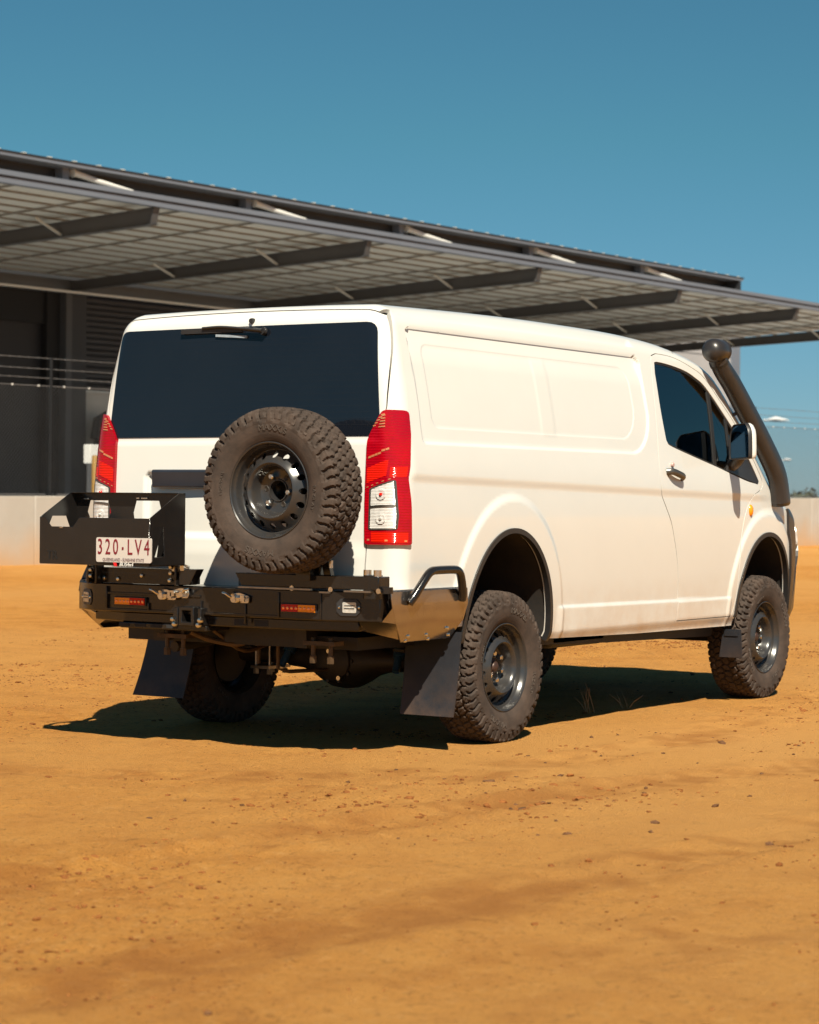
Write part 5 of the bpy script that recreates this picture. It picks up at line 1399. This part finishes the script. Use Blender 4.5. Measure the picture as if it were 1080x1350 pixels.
fn = empty('chain_link_fence', B(0, NW+.09, 1.25)); tag(fn, 'dark chain link fence with three strands of barbed wire on the concrete wall', 'fence')
mp = mat('fence_post_black', (.008, .009, .011), .8, spec=.2); mwire = mat('galvanised_wire', (.13, .13, .135), .5, metal=.2); mmesh = mat('fence_wire_dark', (.12, .128, .138), .6, metal=.2)
FE0, FE1 = E0-3.7, E0+46
for k in (*range(-1, 9), *range(10, 15)):
    e = E0+1.245+k*3.24; z0 = wtop(e)
    b = BB(); q = B(e, NW+.09, 0); b.cyl((q[0], q[1], z0), (q[0], q[1], z0+2.46), .032, 10)
    for de in (-.09, .09): b.bbox(e+de-.03, e+de+.03, NW+.05, NW+.13, z0, z0+.06)
    b.build('fence_post', mp, fn)
b = BB()
H = 1.95; p_ = .075
for sgn in (1, -1):
    for e in np.arange(FE0-(H if sgn > 0 else 0), FE1+(0 if sgn > 0 else H), p_):
        ea, eb = e, e+sgn*H; za, zb_ = 0., H
        def clip(t): return max(FE0, min(FE1, t))
        ca, cb = clip(ea), clip(eb)
        if abs(cb-ca) < .01: continue
        za, zb_ = (ca-ea)*sgn, (cb-ea)*sgn
        q0, q1 = B(ca, NW+.09+.004*sgn, wtop(ca)+za), B(cb, NW+.09+.004*sgn, wtop(cb)+zb_)
        w_ = .0027
        vs = [(q0[0], q0[1], q0[2]+w_), (q0[0]+w_*E[0], q0[1]+w_*E[1], q0[2]-w_), (q0[0]-w_*E[0], q0[1]-w_*E[1], q0[2]-w_), (q1[0], q1[1], q1[2]+w_), (q1[0]+w_*E[0], q1[1]+w_*E[1], q1[2]-w_), (q1[0]-w_*E[0], q1[1]-w_*E[1], q1[2]-w_)]
        b.add(vs, [(0, 1, 4, 3), (1, 2, 5, 4), (2, 0, 3, 5)])
o = b.build('chain_link', mmesh, fn); tag(o, kind='stuff')
for dz, r in ((2.44, .0045), (2.25, .0045), (2.09, .0045), (1.95, .006), (.03, .008)):
    b = BB(); b.bar((FE0, NW+.09, wtop(FE0)+dz), (FE1, NW+.09, wtop(FE1)+dz), r*2, r*2)
    if dz > 2:
        for e in np.arange(FE0, FE1, .22): b.bar((e, NW+.075, wtop(e)+dz-.018), (e+.012, NW+.105, wtop(e)+dz+.018), .004, .004)
    b.build('barbed_wire' if dz > 2 else 'tension_wire', mwire, fn)
b = BB()
for e in np.arange(FE0+.3, FE1, .62): b.bbox(e-.008, e+.008, NW+.07, NW+.11, wtop(e)+1.935, wtop(e)+1.965)
o = b.build('wire_clip', MS['white'], fn); tag(o, kind='stuff')

# ---------------------------------------------------------------- far trees and small clouds
tv = []; tf = []
for i in range(420):
    e = rng.uniform(40, 460); q = T1+E*e+NN*rng.uniform(150, 210); hgt = rng.uniform(2.8, 4.2); wd = rng.uniform(2.5, 5)
    k = 110; r = rng.normal(0, .42, (k, 3)); r[:, 2] = np.abs(r[:, 2]*.9)
    c = r*np.array((wd, wd, hgt*1.05)); c[:, :2] += q; c[:, 2] = np.minimum(c[:, 2], hgt*rng.uniform(.8, 1.1))
    for p in c:
        a = rng.normal(0, 1, (2, 3)); a /= np.linalg.norm(a, axis=1, keepdims=True); s_ = rng.uniform(.25, .6); o = len(tv)
        tv += [tuple(p-a[0]*s_), tuple(p+a[1]*s_), tuple(p+a[0]*s_), tuple(p-a[1]*s_)]; tf.append((o, o+1, o+2, o+3))
me = bpy.data.meshes.new('treeline'); me.from_pydata(tv, [], tf); me.materials.append(mat('far_leaves', (.060, .072, .050), .8, var=.35, vscale=.3))
o = bpy.data.objects.new('treeline', me); link(o); tag(o, 'distant low line of dark trees beyond the wall', None, kind='stuff')
def cloud(center, along, w, h, n, thin, label):
    me = bpy.data.meshes.new('cloud'); V = []; F = []; k = 0
    bm = bmesh.new(); bmesh.ops.create_icosphere(bm, subdivisions=2, radius=1); iv = np.array([v.co[:] for v in bm.verts]); if_ = [[v.index for v in f.verts] for f in bm.faces]; bm.free()
    for i in range(n):
        t = rng.uniform(-1, 1); s_ = h*(1-abs(t)*.75)*rng.uniform(.35, .8)
        c = np.array(center)+np.array((*along, 0))*t*w+np.array((0, 0, s_*.35*thin+rng.uniform(0, h*.3)*(1-abs(t))))
        V.append(iv*np.array((s_*1.8, s_*1.8, s_*thin))+c); F += [[q+k for q in f] for f in if_]; k += len(iv)
    me.from_pydata(np.concatenate(V).tolist(), [], F); me.polygons.foreach_set('use_smooth', [True]*len(me.polygons))
    me.materials.append(MCL); o = bpy.data.objects.new('cloud', me); link(o); tag(o, label, None, kind='stuff')
MCL = mat('cloud_white', (.55, .55, .56), 1.0, spec=0.)
cloud((2780.8, 1201.3, 111.), (.55, -.84), 17, 4.2, 40, 1.0, 'small flat based white cloud low over the wall')
cloud((2787.9, 1189.5, 57.), (.55, -.84), 10, 4, 9, .7, 'tiny white cloud close to the horizon')
